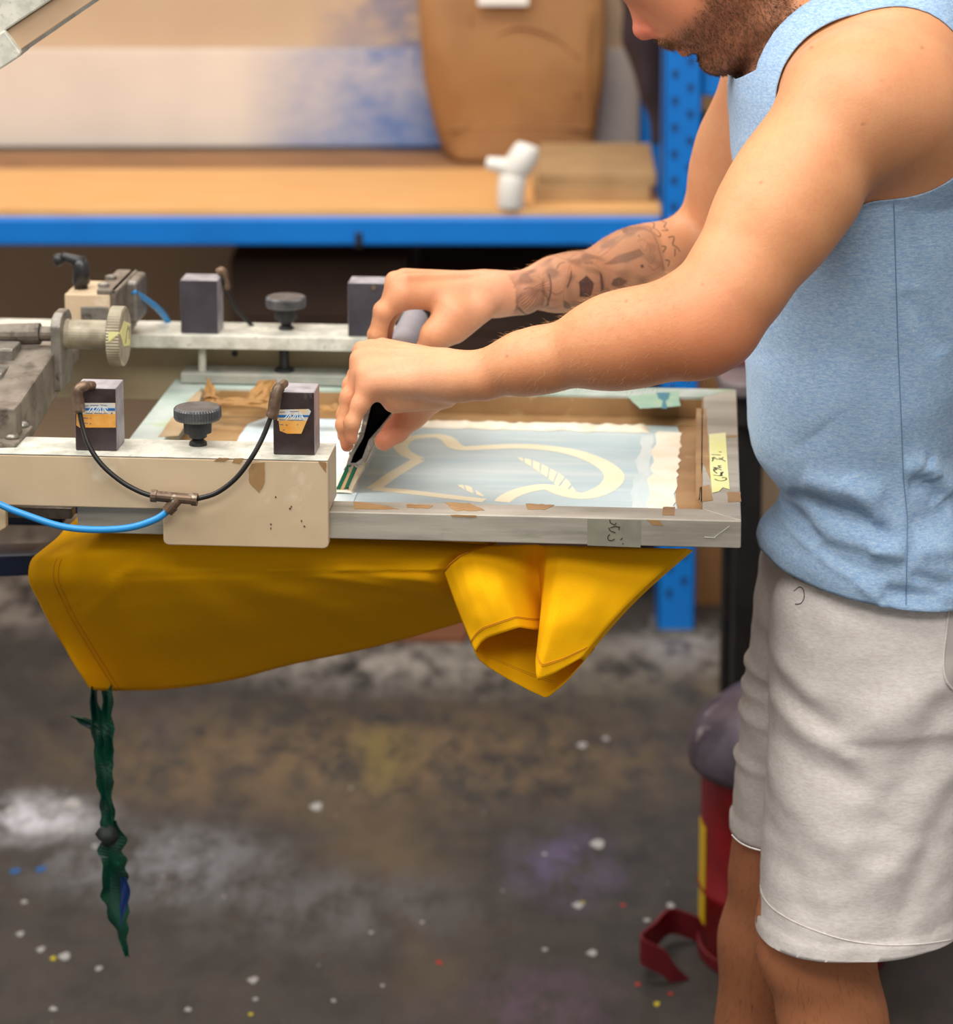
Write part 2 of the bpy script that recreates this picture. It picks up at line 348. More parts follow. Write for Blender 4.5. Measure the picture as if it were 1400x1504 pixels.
# brown paper sack on the shelf
SK = SY+.53
def sack():
    rows = []; prof = [(225, 655, 868), (222, 652, 872), (205, 645, 880), (160, 634, 888), (100, 622, 894), (40, 616, 895), (-40, 612, 893), (-130, 616, 888), (-190, 622, 880)]
    cxw = P(758, 200, SK)[0]; dep = .1
    for i, (py, xa, xb) in enumerate(prof):
        z = P(700, py, SK)[2]; X0 = P(xa, py, SK)[0]; X1 = P(xb, py, SK)[0]; r = []
        dd = dep*(1 if i < 6 else 1-.3*(i-5)); n = 48
        for k in range(n):
            a = 2*math.pi*k/n; c_, s_ = math.cos(a), math.sin(a); e = .32
            x = (X0+X1)/2+(X1-X0)/2*math.copysign(abs(c_)**e, c_); y = SK+dep+dd*math.copysign(abs(s_)**e, s_)
            w = mnoise.noise(Vector((x*9, y*9+3, z*9)))*.02+mnoise.noise(Vector((x*22, y*22, z*22)))*.008
            r.append(np.array([x+w*c_, y+w*s_-.004*(1-abs(c_)), z]))
        rows.append(r)
    mb = MB().grid(rows, closed=True); N = 48; L = len(rows)
    mb.f.append(list(range(N))); mb.m.append(0); mb.f.append([(L-1)*N+k for k in range(N)]); mb.m.append(0)
    return mb
root = empty('paper_sack', (P(758, 225, SK)[0], SK+.1, ST+.014)); tag(root, 'tall creased brown paper sack standing on the shelf', 'paper sack')
mb = sack(); z0 = min(p[2] for p in mb.v); off = np.array(root.location); mb.v = [p-off-np.array([0, 0, z0-off[2]]) for p in mb.v]
o = mb.build('sack_body', M['kraft'], root, smooth=True)
mo = o.modifiers.new('sub', 'SUBSURF'); mo.levels = 1; mo.render_levels = 1
mb = MB()
for pts in ([(690, 95), (720, 60), (760, 40), (810, 52), (850, 85)], [(700, 150), (740, 120), (800, 110), (850, 140)], [(655, 190), (760, 186), (872, 190)], [(690, 20), (695, 110), (685, 190)], [(868, 10), (862, 110), (868, 190)]):
    mb.tube(spline([P(x, y, SK+.003) for x, y in pts], 6), .0035, 6)
mb.v = [p-off for p in mb.v]; mb.build('crease', M['kraft'], root, smooth=True)
p0 = P(702, -40, SK); p1 = P(776, 7, SK)
mb = MB().box(p0[0], p1[0], SK-.012, SK-.008, p1[2], p0[2]); mb.v = [p-off for p in mb.v]; mb.build('paper_label', M['white_plastic'], root)

# cardboard sheets lying flat at the shelf's right
zt = ST+.014
for i, (x0, x1, y0, y1, th) in enumerate(((785, 955, 5.34, 5.74, .030), (795, 968, 5.35, 5.73, .022))):
    X0, X1 = P(x0, 280, 5.35)[0], P(x1, 280, 5.35)[0]
    o = MB().box(-(X1-X0)/2, (X1-X0)/2, -(y1-y0)/2, (y1-y0)/2, 0, th).build('cardboard_sheet', M['card'], loc=((X0+X1)/2, (y0+y1)/2, zt), bevel=.002); o.rotation_euler.z = (.0, -.03)[i]
    tag(o, ('lower flat cardboard pack lying on the shelf right of the sack', 'upper flat cardboard pack on top of the other at the shelf end')[i], 'cardboard', 'flat cardboard packs on the shelf'); zt += th+.0003

# white plastic hand applicator at the shelf's front edge
AY = 5.285; c0 = P(750, 311, AY); root = empty('label_applicator', (c0[0], AY, ST+.0142)); tag(root, 'small white plastic applicator with a bent head standing at the shelf front', 'applicator')
def rel(x, y): q = P(x, y, AY); return np.array([q[0]-c0[0], 0, q[2]-c0[2]])
MB().tube([rel(750, 311), rel(751, 285), rel(754, 264)], [.025, .026, .027], 16).build('handle', M['white_plastic'], root, smooth=True, bevel=.003)
MB().tube([rel(753, 266), rel(760, 252), rel(772, 232), rel(776, 219)], [.022, .028, .027, .022], 16).build('head', M['white_plastic'], root, smooth=True, bevel=.004)
MB().tube([rel(748, 252), rel(728, 248), rel(714, 246)], [.018, .014, .012], 12).build('nozzle', M['white_plastic'], root, smooth=True, bevel=.003)

# dark boxes under the shelf
for i, (x0, x1, y0, y1, h) in enumerate(((-.47, -.14, 5.42, 5.85, .70), (-.11, .31, 5.46, 5.86, .66))):
    r = empty('storage_box', ((x0+x1)/2, (y0+y1)/2, 0)); w = (x1-x0)/2; d = (y1-y0)/2
    tag(r, ('dark brown cardboard box under the shelf, the left one of the pair', 'wide dark brown cardboard box under the shelf beside the blue upright')[i], 'box', 'dark boxes under the shelf')
    MB().box(-w, w, -d, d, 0, h-.09).build('box_body', M['card_dark'], r, bevel=.004)
    MB().box(-w-.006, w+.006, -d-.006, d+.006, h-.12, h).build('box_lid', M['card_dark'], r, bevel=.004)
    MB().box(-w-.001, w+.001, -d-.0015, -d, .3, .34).build('tape_band', M['card_dark'], r)
# brown offcut on the floor
q = PZ(605, 945, 0); o = MB().prism([(-.11, -.05, 0), (.10, -.06, 0), (.12, .05, 0), (.02, .07, 0), (-.1, .04, 0)], (0, 0, .012)).build('cardboard_offcut', mat('rust_card', (120, 72, 46), .8), loc=(q[0], q[1]+.06, 0), bevel=.002)
tag(o, 'rust brown cardboard offcut lying on the floor behind the yellow shirt', 'cardboard')
# tan roll of paper leaning beside the upright, below the frame corner
q0 = P(1056, 889, 5.0); q1 = P(1050, 790, 5.0)
root = empty('paper_bag', (q0[0]+.01, 5.45, 0)); tag(root, 'narrow tan paper bag standing on the floor behind the blue upright', 'paper bag')
def bagrow(z, w, d): return [np.array([x*w, y*d, z]) for x, y in ((-1, -1), (0, -1.1), (1, -1), (1, 0), (1, 1), (0, 1), (-1, 1), (-1, 0))]
mb = MB().grid([bagrow(0, .035, .03), bagrow(.1, .04, .04), bagrow(.35, .07, .05), bagrow(.5, .075, .03), bagrow(.52, .075, .01)], closed=True); mb.f.append(list(range(8))); mb.m.append(0)
mb.build('bag_body', M['kraft'], root, bevel=.003)
# tan carton on the right-hand bay, dark jacket on the rear upright
XB = P(1032, 200, 5.6)[0]
root = empty('carton', (XB+.17, 5.80, .6)); tag(root, 'tan cardboard carton on a stand seen through the racking right of the upright', 'carton')
MB().box(-.17, .17, -.15, .15, .35, P(1040, 140, 5.5)[2]-.6+.02).build('carton_body', M['card'], root, bevel=.003)
MB().box(-.171, .171, -.152, -.15, .42, .5).build('tape_band', M['tape_brown'], root)
MB().box(-.18, .18, -.16, .16, .32, .35).box(-.17, -.14, -.15, .15, -.6, .32).box(.14, .17, -.15, .15, -.6, .32).build('stand', M['black_metal'], root, bevel=.003)
def drape(name, pts, r, mt, lab, cat, Y):
    mb = MB().tube(spline([P(x, y, Y) for x, y in pts], 6), list(np.interp(np.linspace(0, 1, (len(pts)-1)*6+1), np.linspace(0, 1, len(r)), r)), 16)
    c = np.mean(mb.v, axis=0)
    for i, p in enumerate(mb.v):
        mb.v[i] = p+np.array([1, .6, .3])*.012*mnoise.noise(Vector(p*14))-c
    return tag(mb.build(name, mt, smooth=True, loc=tuple(c)), lab, cat)
drape('work_jacket', [(960, -70), (958, -20), (952, 40), (955, 90), (962, 150), (964, 212)], [.03, .07, .05, .035, .022, .012], mat('dark_cloth', (52, 38, 44), .8), 'dark plum jacket hanging between the two blue uprights', 'jacket', 5.5)

# ------------------------------------------------------------------ black stand with a grey top, behind the press
TY = 4.25; tz = P(1090, 560, TY)[2]; x0 = P(1058, 600, TY)[0]
root = empty('tool_stand', (x0+.17, TY+.1, 0)); tag(root, 'black metal stand with a rounded grey top behind the screen frame corner', 'stand')
def rrect(x0, x1, y0, y1, r, z, n=6):
    out = []
    for cx, cy, a0 in ((x1-r, y1-r, 0), (x0+r, y1-r, 90), (x0+r, y0+r, 180), (x1-r, y0+r, 270)):
        for k in range(n+1):
            a = math.radians(a0+90*k/n); out.append((cx+r*math.cos(a), cy+r*math.sin(a), z))
    return out
MB().prism(rrect(-.17, .25, -.12, .2, .04, tz-.022), (0, 0, .022)).build('top_plate', M['tray'], root, bevel=.004)
MB().prism(rrect(-.15, .23, -.1, .18, .03, tz-.075), (0, 0, .053)).build('apron', M['black_metal'], root, bevel=.004)
xc = P(1078, 800, TY+.05)[0]-(x0+.17)
for lx, ly in ((xc, -.06), (xc+.3, -.06), (xc, .13), (xc+.3, .13)):
    MB().box(lx, lx+.042, ly, ly+.04, 0, tz-.07).build('leg', M['black_metal'], root, bevel=.004)
q = P(1090, 520, TY+.1)
o = MB().lathe([(.028, 0), (.036, .02), (.04, .07), (.042, .11), (.036, .11), (.034, .03)], n=20).build('ink_tub', M['cup'], smooth=True, loc=(P(1128, 540, TY+.1)[0], TY+.06, tz)); tag(o, 'dark purple tub on the grey stand top beside the blue vest', 'tub')
mb = MB().lathe([(.003, .05), (.025, .045), (.045, .025), (.05, .006), (.04, 0)], n=24)
mb.v = [p*(1+.25*mnoise.noise(Vector(p*40))) for p in mb.v]; zz = min(p[2] for p in mb.v); mb.v = [p-np.array([0, 0, zz]) for p in mb.v]
o = mb.build('wiping_rag', M['pink'], smooth=True, loc=(P(1076, 540, TY+.1)[0], TY+.14, tz)); tag(o, 'crumpled pink rag on the grey stand top just behind the elbow', 'rag')

# ------------------------------------------------------------------ red waste can with a foot pedal
KY = 3.83; kx0 = P(1030, 1300, KY)[0]; R = .132; KX = kx0+R
root = empty('waste_can', (KX, KY+.02, 0)); tag(root, 'red oily waste can with a stained grey lid and foot pedal behind the legs', 'waste can')
hz = .30
MB().lathe([(R-.006, .015), (R, .02), (R, .1), (R+.004, .105), (R, .11), (R, hz-.02), (R+.004, hz-.015), (R+.004, hz)], n=48).build('can_body', M['red'], root, smooth=True)
MB().lathe([(R+.018, hz-.012), (R+.021, hz), (R+.018, hz+.02), (R+.005, hz+.05), (R-.03, hz+.078), (R-.08, hz+.094), (.02, hz+.1)], n=48).build('lid', M['lid'], root, smooth=True)
MB().lathe([(R-.004, 0), (R+.003, .002), (R+.003, .018), (R-.004, .02)], n=48).build('base_ring', M['red_dark'], root)
a0 = math.radians(178); mb = MB(); rows = []
for z in (.055, .20):
    rows.append([np.array([(R+.0015)*math.cos(a), (R+.0015)*math.sin(a), z]) for a in np.linspace(math.radians(176), math.radians(196), 8)])
mb.grid(rows).build('warning_label', M['yellow_paint'], root, solid=.0012)
def kp(x, y, dy=0): q = P(x, y, KY+dy); return q-np.array([KX, KY+.02, 0])
strap = spline([kp(1030, 1366, .05), kp(985, 1352, .05), kp(958, 1375, 0), kp(940, 1395, -.07), kp(975, 1415, -.08), kp(995, 1440, -.08), kp(1025, 1468, -.07)], 6)
mb = MB(); hh = .019; rows = [[p+np.array([0, 0, hh]) for p in strap], [p-np.array([0, 0, hh]) for p in strap]]
mb.grid(rows).build('pedal_strap', M['red_dark'], root, solid=.004)
MB().tube([kp(1020, 1478, -.07), kp(1060, 1488, -.06), kp(1085, 1478, -.05)], .02, 12).build('pedal_hinge', M['red_dark'], root, smooth=True)
# dark brown crate behind the legs on the right
root = empty('wooden_crate', (.86, 3.9, 0)); tag(root, 'dark wooden crate on the floor at the right behind the knees', 'crate')
for i in range(4): MB().box(-.14+(.0 if i % 2 else .001), .16, -.15, -.135, .02+.075*i, .088+.075*i).build('plank', mat('dark_wood', (44, 32, 22), .8) if i == 0 else MATS['dark_wood'], root, bevel=.003)
MB().box(-.14, .16, -.134, .15, 0, .31).build('crate_body', MATS['dark_wood'], root)

# raised print arm, top left
AYY = 2.95
root = empty('raised_print_arm', tuple(P(-60, 60, AYY))); tag(root, 'raised cream arm of a second print head entering at the upper left', 'print arm')
ro = np.array(root.location)
def rp(x, y, dy=0): return P(x, y, AYY+dy)-ro
MB().prism([rp(8, 45), rp(27, 76), rp(180, -28), rp(110, -24)], (0, .05, 0)).build('arm_beam', mat('arm_tan', (190, 160, 130), .5, 0, (180, 150, 120), 8), root, bevel=.0015)
MB().prism([rp(27, 76, -.003), rp(30, 80, -.003), rp(184, -26, -.003), rp(180, -30, -.003)], (0, .055, 0)).build('edge_rail', M['steel'], root)
MB().prism([rp(-60, 90, -.012), rp(6, 44, -.012), rp(31, 78, -.012), rp(28, 84, -.012), rp(-40, 128, -.012)], (0, .07, 0)).build('end_cap', M['bar_top'], root, bevel=.002)
MB().prism([rp(-60, 90, -.006), rp(8, 45, -.006), rp(112, -24, -.006), rp(60, -60, -.006), rp(-80, 10, -.006)], (0, .06, 0)).build('arm_top', M['bar_top'], root, bevel=.002)
MB().box(-.9, -.1, .01, .05, -.01, .04).box(-.9, -.85, .0, .06, -ro[2]+.0, .05).build('support_post', M['navy'], root)
# ------------------------------------------------------------------ the press (local axes: a along the screen, b away, c up)
BASE = np.array([-1.25, .28, -.95])
press = empty('screen_press', (0, 0, 0), mtx=PRESS_M @ Matrix.Translation(BASE))
tag(press, 'manual textile press with cream screen clamps holding the aluminium screen', 'press')
def pr(mb): mb.v = [p-BASE for p in mb.v]; return mb
# column and arms, left of the picture
pr(MB().lathe([(.3, 0), (.3, .02), (.12, .04), (.085, .06), (.085, .8), (.12, .82), (.12, .9)], o=BASE, n=32)).build('column', M['navy'], press, smooth=False)
q = onB(45, 830, .2); pr(MB().prism([onB(-60, 828, .3)+np.array([-.5, 0, -.02]), onB(45, 815, .3), onB(200, 790, .3), onB(200, 812, .3), onB(45, 846, .3), onB(-60, 868, .3)+np.array([-.5, 0, -.02])], (0, .05, 0))).build('lower_arm', M['navy'], press, bevel=.003)
pr(MB().box(-1.25, onB(96, 760, .36)[0], .34, .40, onB(50, 773, .34)[2], onB(50, 744, .34)[2])).build('upper_arm', M['navy'], press, bevel=.003)
pr(MB().box(-.66, -.03, .08, .46, -.05, -.034)).build('pallet', M['black_metal'], press, bevel=.003)
pr(MB().box(-.9, -.6, .22, .34, -.075, -.051)).build('pallet_bracket', M['navy'], press, bevel=.003)
# near clamp
AE = -.4205
cb = onB(8, 750, -.012)
plate = [(-1.25, .003), (-1.25, .056), (AE, .056), (AE, -.031), (AE-.0012, -.0345), (AE-.005, -.0362), (-.587, -.0362), (-.5908, -.0345), (-.592, -.031), (-.592, .0018), (cb[0]+.004, .0022), (cb[0], -.001), (cb[0], -.022), (cb[0]-.01, -.028), (-.95, -.028), (-.95, .003)]
pr(MB().prism([(a, -.012, c) for a, c in plate], (0, .0112, 0))).build('front_plate', M['cream'], press, bevel=.0012)
pr(MB().box(-1.25, AE, -.0006, .054, .0012, .0555)).build('clamp_bar', M['cream'], press, bevel=.001)
pr(MB().box(-1.25, AE, -.012, .0545, .0562, .0578)).build('bar_top', M['bar_top'], press, bevel=.0006)
pr(MB().box(-1.0, onB(118, 760, .09)[0], .05, .07, -.03, -.018)).build('lower_jaw', M['dirty'], press, bevel=.002)
# brown tape scraps on the near clamp
mb = MB()
for poly in ([(365, 690), (370, 681), (389, 679), (389, 708), (381, 724), (366, 708)], [(314, 677), (322, 672), (337, 673), (330, 678)], [(341, 679), (345, 673), (358, 673), (352, 681)], [(468, 678), (479, 679), (479, 694), (473, 686)]):
    pr(MB().prism([onB(x, y, -.0122) for x, y in jag(poly, .6, 4)], (0, -.0003, 0))).build('tape_scrap', M['tape_brown'], press)
mb = MB()
for x, y in ((428, 744), (426, 747), (398, 770), (443, 765), (447, 773), (398, 776), (405, 730)): mb.prism([onB(x+1.2*math.cos(k)*random.uniform(.6, 1.5), y+1.6*math.sin(k), -.0122) for k in np.linspace(0, 6, 8)[:-1]], (0, -.0003, 0))
tag(pr(mb).build('paint_chips', M['brass'], press), kind='stuff')
# cylinder blocks
HB = .0662
def block(a0, a1, b0, c0, mt, name='clamp_cylinder'):
    w = a1-a0
    mb = MB().box(a0, a1, b0, b0+.04, c0, c0+HB, 0); mb.m = [1, 1, 0, 0, 1, 1]
    return pr(mb).build(name, [mt, M['block_edge']], press, bevel=.0012)
blk = []
for xa, xb in ((110, 171), (401, 462)):
    a0 = onB(xa, 620, .004)[0]; a1 = onB(xb, 620, .004)[0]; blk.append(block(a0, a1, .004, .058, M['block']))
RB = .535; RC0, RC1 = .045, .0615
for xa, xb in ((265, 320), (511, 566)):
    a0 = onB(xa, 450, RB)[0]; a1 = onB(xb, 450, RB)[0]; block(a0, a1, RB, RC1, M['block_grey'])
# printed labels on the near blocks
LBL = [mat('label_orange', (236, 176, 92), .5, 0, (226, 150, 50), 60), mat('label_pale', (206, 206, 200), .5, 0, (226, 196, 150), 80), mat('label_blue', (24, 106, 176), .5), mat('label_navy', (70, 96, 140), .5), mat('label_white', (222, 234, 240), .5)]
def label(fx, fy, sc, lower, upper, stripe, strokes, marks, dark, par):
    mb = MB(); g = lambda x, y: onB(fx+x*sc, fy+y*sc, .004)
    mb.prism([g(*p) for p in lower], (0, -.0004, 0), 0); mb.prism([g(*p) for p in upper], (0, -.0004, 0), 1)
    mb.prism([g(*p)-np.array([0, .0004, 0]) for p in stripe], (0, -.0002, 0), 2)
    for s_ in marks: ribbon([g(*p)-np.array([0, .0004, 0]) for p in s_], .0005, (0, -1, 0), .0002, mb, 3)
    for s_ in strokes: ribbon([g(*p)-np.array([0, .0006, 0]) for p in s_], .0009, (0, -1, 0), .0002, mb, 4)
    for s_ in dark: ribbon([g(*p)-np.array([0, .0004, 0]) for p in s_], .001, (0, -1, 0), .0003, mb, 3)
    mb.v = [p-BASE for p in mb.v]
    o = mb.build('maker_label', LBL, press); o.parent = par; return o
st1 = [[(450, 400), (560, 250)], [(510, 410), (625, 260)], [(560, 250), (595, 380)], [(595, 400), (715, 250)], [(650, 400), (745, 270)], [(745, 250), (745, 400)], [(800, 250), (800, 420)], [(800, 250), (905, 410)], [(830, 330), (890, 410)], [(800, 310), (890, 290), (905, 330)]]
mk1 = [[(340, 245), (470, 245)], [(510, 235), (700, 235)], [(740, 225), (890, 240)], [(400, 415), (560, 425)], [(600, 420), (900, 420)], [(340, 520), (460, 530)], [(510, 510), (520, 545)], [(360, 640), (460, 650)]]
label(100, 580, .0643, [(190, 440), (1090, 440), (1090, 745), (260, 745), (190, 690)], [(330, 185), (1080, 185), (1085, 440), (320, 440)], [(335, 295), (1075, 300), (1075, 362), (335, 350)], st1, mk1, [[(980, 350), (1050, 330)], [(985, 425), (1020, 405)], [(500, 650), (525, 655)]], blk[0])
st2 = [[(430, 860), (560, 700)], [(490, 870), (590, 720)], [(560, 700), (590, 830)], [(590, 870), (700, 710)], [(640, 870), (730, 720)], [(735, 700), (735, 860)], [(790, 700), (790, 880)], [(790, 700), (890, 870)], [(815, 790), (880, 865)], [(790, 760), (850, 750)]]
mk2 = [[(330, 700), (450, 700)], [(560, 690), (760, 690)], [(320, 875), (460, 880)], [(500, 885), (860, 885)], [(330, 985), (410, 990)], [(720, 1000), (745, 975)], [(400, 1110), (440, 1110)]]
label(390, 560, .0643, [(300, 900), (945, 900), (820, 1195), (500, 1195), (330, 1130)], [(290, 650), (990, 635), (1040, 690), (945, 900), (270, 900)], [(265, 765), (1010, 770), (985, 815), (265, 825)], st2, mk2, [[(470, 985), (495, 1000)]], blk[1])
# elbow fittings, hoses and tee
def tubepx(name, pts, r, mt, n=14, sp=5, par=press, **kw):
    return pr(MB().tube(spline([onB(*p) for p in pts], sp), r, n)).build(name, mt, par, smooth=True, **kw)
tubepx('elbow_fitting', [(136, 566, .004), (128, 566, -.006), (117, 570, -.010), (114, 578, -.011), (115, 592, -.012), (117, 606, -.013)], [.0045]*6+[.0055]*6+[.006]*6+[.0064]*7+[.0054], M['brass'])
tubepx('elbow_fitting', [(418, 563, .004), (412, 568, -.006), (407, 575, -.010), (404, 590, -.012), (401, 606, -.013), (398, 613, -.013)], [.0045]*6+[.006]*6+[.0065]*6+[.0062]*7+[.005], M['brass'])
tubepx('black_hose', [(117, 604, -.013), (121, 625, -.016), (131, 655, -.022), (150, 683, -.026), (178, 707, -.027), (205, 722, -.027), (226, 729, -.026)], .0026, M['hose_black'])
tubepx('black_hose', [(288, 733, -.026), (318, 724, -.027), (347, 702, -.027), (371, 670, -.025), (387, 640, -.018), (398, 612, -.013)], .0026, M['hose_black'])
t0, t1 = onB(222, 728, -.026), onB(290, 734, -.026)
mb = MB().tube([t0, t0+(t1-t0)*.12, t0+(t1-t0)*.13, t0+(t1-t0)*.87, t0+(t1-t0)*.88, t1], [.0064, .0064, .0054, .0054, .0066, .0066], 14)
s0, s1 = onB(262, 733, -.027), onB(246, 751, -.029); mb.tube([s0, s0+(s1-s0)*.5, s0+(s1-s0)*.52, s1], [.0054, .0054, .0066, .0062], 14)
pr(mb).build('tee_fitting', M['brass'], press)
tubepx('blue_hose', [(247, 750, -.029), (228, 763, -.032), (190, 775, -.034), (140, 778, -.034), (90, 773, -.034), (40, 757, -.033), (0, 741, -.032), (-80, 700, -.03)], .0036, M['hose_blue'])
# knobs
def knob(o, s=1, nm='clamp_knob'):
    k = pr(MB().lathe([(.0095*s, 0), (.009*s, .003*s), (.0055*s, .006*s), (.0095*s, .0085*s), (.0098*s, .012*s), (.0145*s, .0135*s), (.0148*s, .025*s), (.018*s, .027*s)], o=o, n=28)).build(nm, M['black'], press)
    h = pr(MB().lathe([(.019*s, .027*s), (.0235*s, .0275*s), (.0248*s, .030*s), (.0248*s, .0385*s), (.0235*s, .0405*s), (.022*s, .0408*s)], o=o, n=96, teeth=(1, 4, .0011))).build('knurled_head', M['knob'], press); h.parent = k
    return k
knob(onC(291, 653, .058)); 
ok = onC(418, 487, RC1); ok[1] = .57; knob(ok)
# far clamp
ar0 = onB(190, 487, .525)[0]
pr(MB().box(-1.25, -.40, .525, .602, RC0, RC1)).build('clamp_bar', M['bar_top'], press, bevel=.001)
pr(MB().box(-1.25, -.40, .590, .601, -.036, .0445)).build('rear_plate', mat('rear_plate_paint', (206, 190, 152), .5, 0, (186, 172, 138), 8), press, bevel=.001)
al = onB(265, 545, .528)[0]
pr(MB().box(al, -.40, .528, .575, .0012, .0135)).build('lower_rail', M['rail_grey'], press, bevel=.001)
pr(MB().tube([(onB(297, 520, .545)[0], .545, .0135), (onB(297, 520, .545)[0], .545, RC0)], .005, 12)).build('guide_post', M['bar_top'], press)
pr(MB().lathe([(.012, .0135), (.012, .017), (.006, .018), (.006, RC0)], o=(ok[0], .55, 0), n=20)).build('clamp_screw', M['black'], press)
pr(MB().lathe([(.004, 0), (.004, .001)], o=onB(345, 519, .5899), axis=(0, -1, 0), n=14)).build('plate_hole', M['black'], press)
tubepx('black_hose', [(327, 408, .56), (332, 425, .57), (340, 443, .575), (352, 460, .58), (372, 480, .585)], .0026, M['hose_black'])
tubepx('hose_elbow', [(320, 400, .56), (327, 398, .56), (331, 412, .567), (333, 424, .57)], .005, M['brass'])
tubepx('blue_hose', [(196, 428, .5), (210, 437, .53), (228, 450, .56), (242, 465, .59), (250, 480, .6)], .0036, M['hose_blue'])
pr(MB().lathe([(.0022, 0), (.003, .0008), (.003, .0016)], o=onB(549, 422, RB), axis=(0, -1, 0), n=12)).build('air_port', M['brass'], press)
# linking arm on the left, running away from the viewer
ax = onB(24, 620, .07)[0]
pr(MB().prism([onB(20, 606, .06), onB(88, 506, .25), onB(88, 506, .25)+np.array([0, 0, -.052]), onB(20, 606, .06)+np.array([0, 0, -.06])], (-.06, 0, 0))).build('cross_arm', M['dirty'], press, bevel=.003)
e0 = onB(22, 600, .03)
pr(MB().box(e0[0]-.08, e0[0], .03, .06, .0578, e0[2])).build('arm_foot', M['dirty'], press, bevel=.002)
f0 = onC(-12, 659, .058); f1 = onC(48, 628, .058)
pr(MB().prism([onC(-12, 658, .058), onC(24, 657, .058), onC(49, 630, .058), onC(20, 628, .058), onC(-12, 630, .058)], (0, 0, .0035))).build('mount_plate', M['dirty'], press, bevel=.0008)
for x, y in ((32, 631), (18, 648)): pr(MB().lathe([(.008, .0035), (.0075, .006), (.005, .0085), (.001, .0092)], o=onC(x, y, .058), n=18)).build('bolt_head', M['steel'], press, smooth=True)
pr(MB().box(onB(-60, 500, .2)[0], onB(20, 545, .2)[0], .2, .24, onB(0, 560, .2)[2], onB(0, 512, .2)[2])).build('side_block', M['steel'], press, bevel=.003)
pr(MB().box(onB(-40, 500, .33)[0], onB(100, 545, .33)[0], .33, .40, .06, onB(0, 520, .33)[2])).build('link_block', M['dirty'], press, bevel=.004)
pr(MB().box(onB(-40, 500, .16)[0], onB(6, 545, .16)[0], .15, .19, .0578, onB(0, 545, .16)[2])).build('side_clamp', M['steel'], press, bevel=.002)
# plate, spindle, hand wheel
wb = .255
pa0 = onB(83, 500, wb)[0]; pa1 = pa0+.0115
def platepoly(a): return [(a, wb-.03, onB(83, 566, wb)[2]), (a, wb+.03, onB(83, 566, wb)[2]), (a, wb+.03, onB(83, 470, wb)[2]), (a, wb+.022, onB(83, 460, wb)[2]), (a, wb+.012, onB(83, 456, wb)[2]), (a, wb-.012, onB(83, 456, wb)[2]), (a, wb-.022, onB(83, 460, wb)[2]), (a, wb-.03, onB(83, 472, wb)[2])]
pr(MB().prism(platepoly(pa0), (.0115, 0, 0))).build('spindle_plate', M['steel'], press, bevel=.002)
wc = onB(110, 491, wb)
pr(MB().lathe([(.0175, 0), (.0175, .004), (.0165, .004), (.0165, .051)], o=(pa1, wb, wc[2]), axis=(1, 0, 0), n=32)).build('spindle', M['wheel'], press)
wheel = pr(MB().lathe([(.030, .050), (.0335, .0515), (.0335, .0655), (.031, .067), (.012, .067), (.012, .064), (.001, .064)], o=(pa1, wb, wc[2]-.001), axis=(1, 0, 0), n=120, teeth=(1, 2, .0008))).build('hand_wheel', M['wheel'], press)
pr(MB().lathe([(.0118, .0642), (.0105, .0655), (.006, .0655), (.006, .062)], o=(pa1, wb, wc[2]-.001), axis=(1, 0, 0), n=24)).build('wheel_hub', M['black'], press)
wa = pa1+.0671
tri = [(wa, wb-.031, wc[2]+.010), (wa, wb-.008, wc[2]+.018), (wa, wb+.024, wc[2]+.008), (wa, wb+.020, wc[2]-.016), (wa, wb-.012, wc[2]-.010)]
tp = MB().prism(tri, (.0004, 0, 0)); tp.prism([(wa, wb-.031, wc[2]+.010), (wa, wb-.012, wc[2]-.010), (wa-.012, wb-.0365, wc[2]+.001), (wa-.012, wb-.0362, wc[2]+.012)], (.0, -.0004, 0))
pr(tp).build('wheel_label', M['label_yellow'], press)
mk = MB()
for s_ in ([(-.006, -.008), (.004, .003), (.012, .008), (.010, .004)], [(.014, -.008), (.018, .006)]): ribbon([(wa+.0005, wb+x, wc[2]+y) for x, y in s_], .0016, (1, 0, 0), .0002, mk)
pr(mk).build('pen_mark', M['marker'], press)
pr(MB().tube([(pa0-.018, wb, wc[2]), (pa0, wb, wc[2])], .0085, 16).tube([(pa0-.09, wb, wc[2]-.001), (pa0-.045, wb, wc[2]-.001), (pa0-.018, wb, wc[2])], [.0095, .012, .0125], 16)).build('threaded_rod', M['dirty'], press, smooth=False, bevel=.001)
# rear mount with lever
mb_ = .44
x0 = onB(95, 450, mb_)[0]; x1 = onB(162, 450, mb_)[0]; c1 = onB(95, 432, mb_)[2]
pr(MB().box(x0, x1, mb_, mb_+.08, .062, c1)).build('mount_block', M['cream'], press, bevel=.0015)
pr(MB().box(x0+.02, x1-.002, mb_-.004, mb_+.02, .07, c1-.014)).build('slide', M['steel'], press, bevel=.001)
pr(MB().box(onB(142, 430, mb_)[0], onB(168, 430, mb_)[0]+.004, mb_+.0, mb_+.12, c1+.0004, c1+.006).box(x1+.0006, x1+.007, mb_, mb_+.12, .065, c1+.006)).build('angle_bracket', M['dirty'], press, bevel=.001)
pr(MB().box(onB(165, 410, .52)[0], onB(206, 410, .52)[0], .50, .56, onB(180, 470, .52)[2], onB(180, 408, .52)[2])).build('bracket_end', M['steel'], press, bevel=.004)
for x, y in ((152, 421), (163, 410)):
    q = onC(x, y, c1+.006); pr(MB().lathe([(.007, 0), (.007, .004), (.003, .0055)], o=q, n=16)).build('bolt_head', M['steel'], press)
lo = onC(120, 424, c1)
def lv(x, y, d=0): p = onB(x, y, lo[1]+d); return p
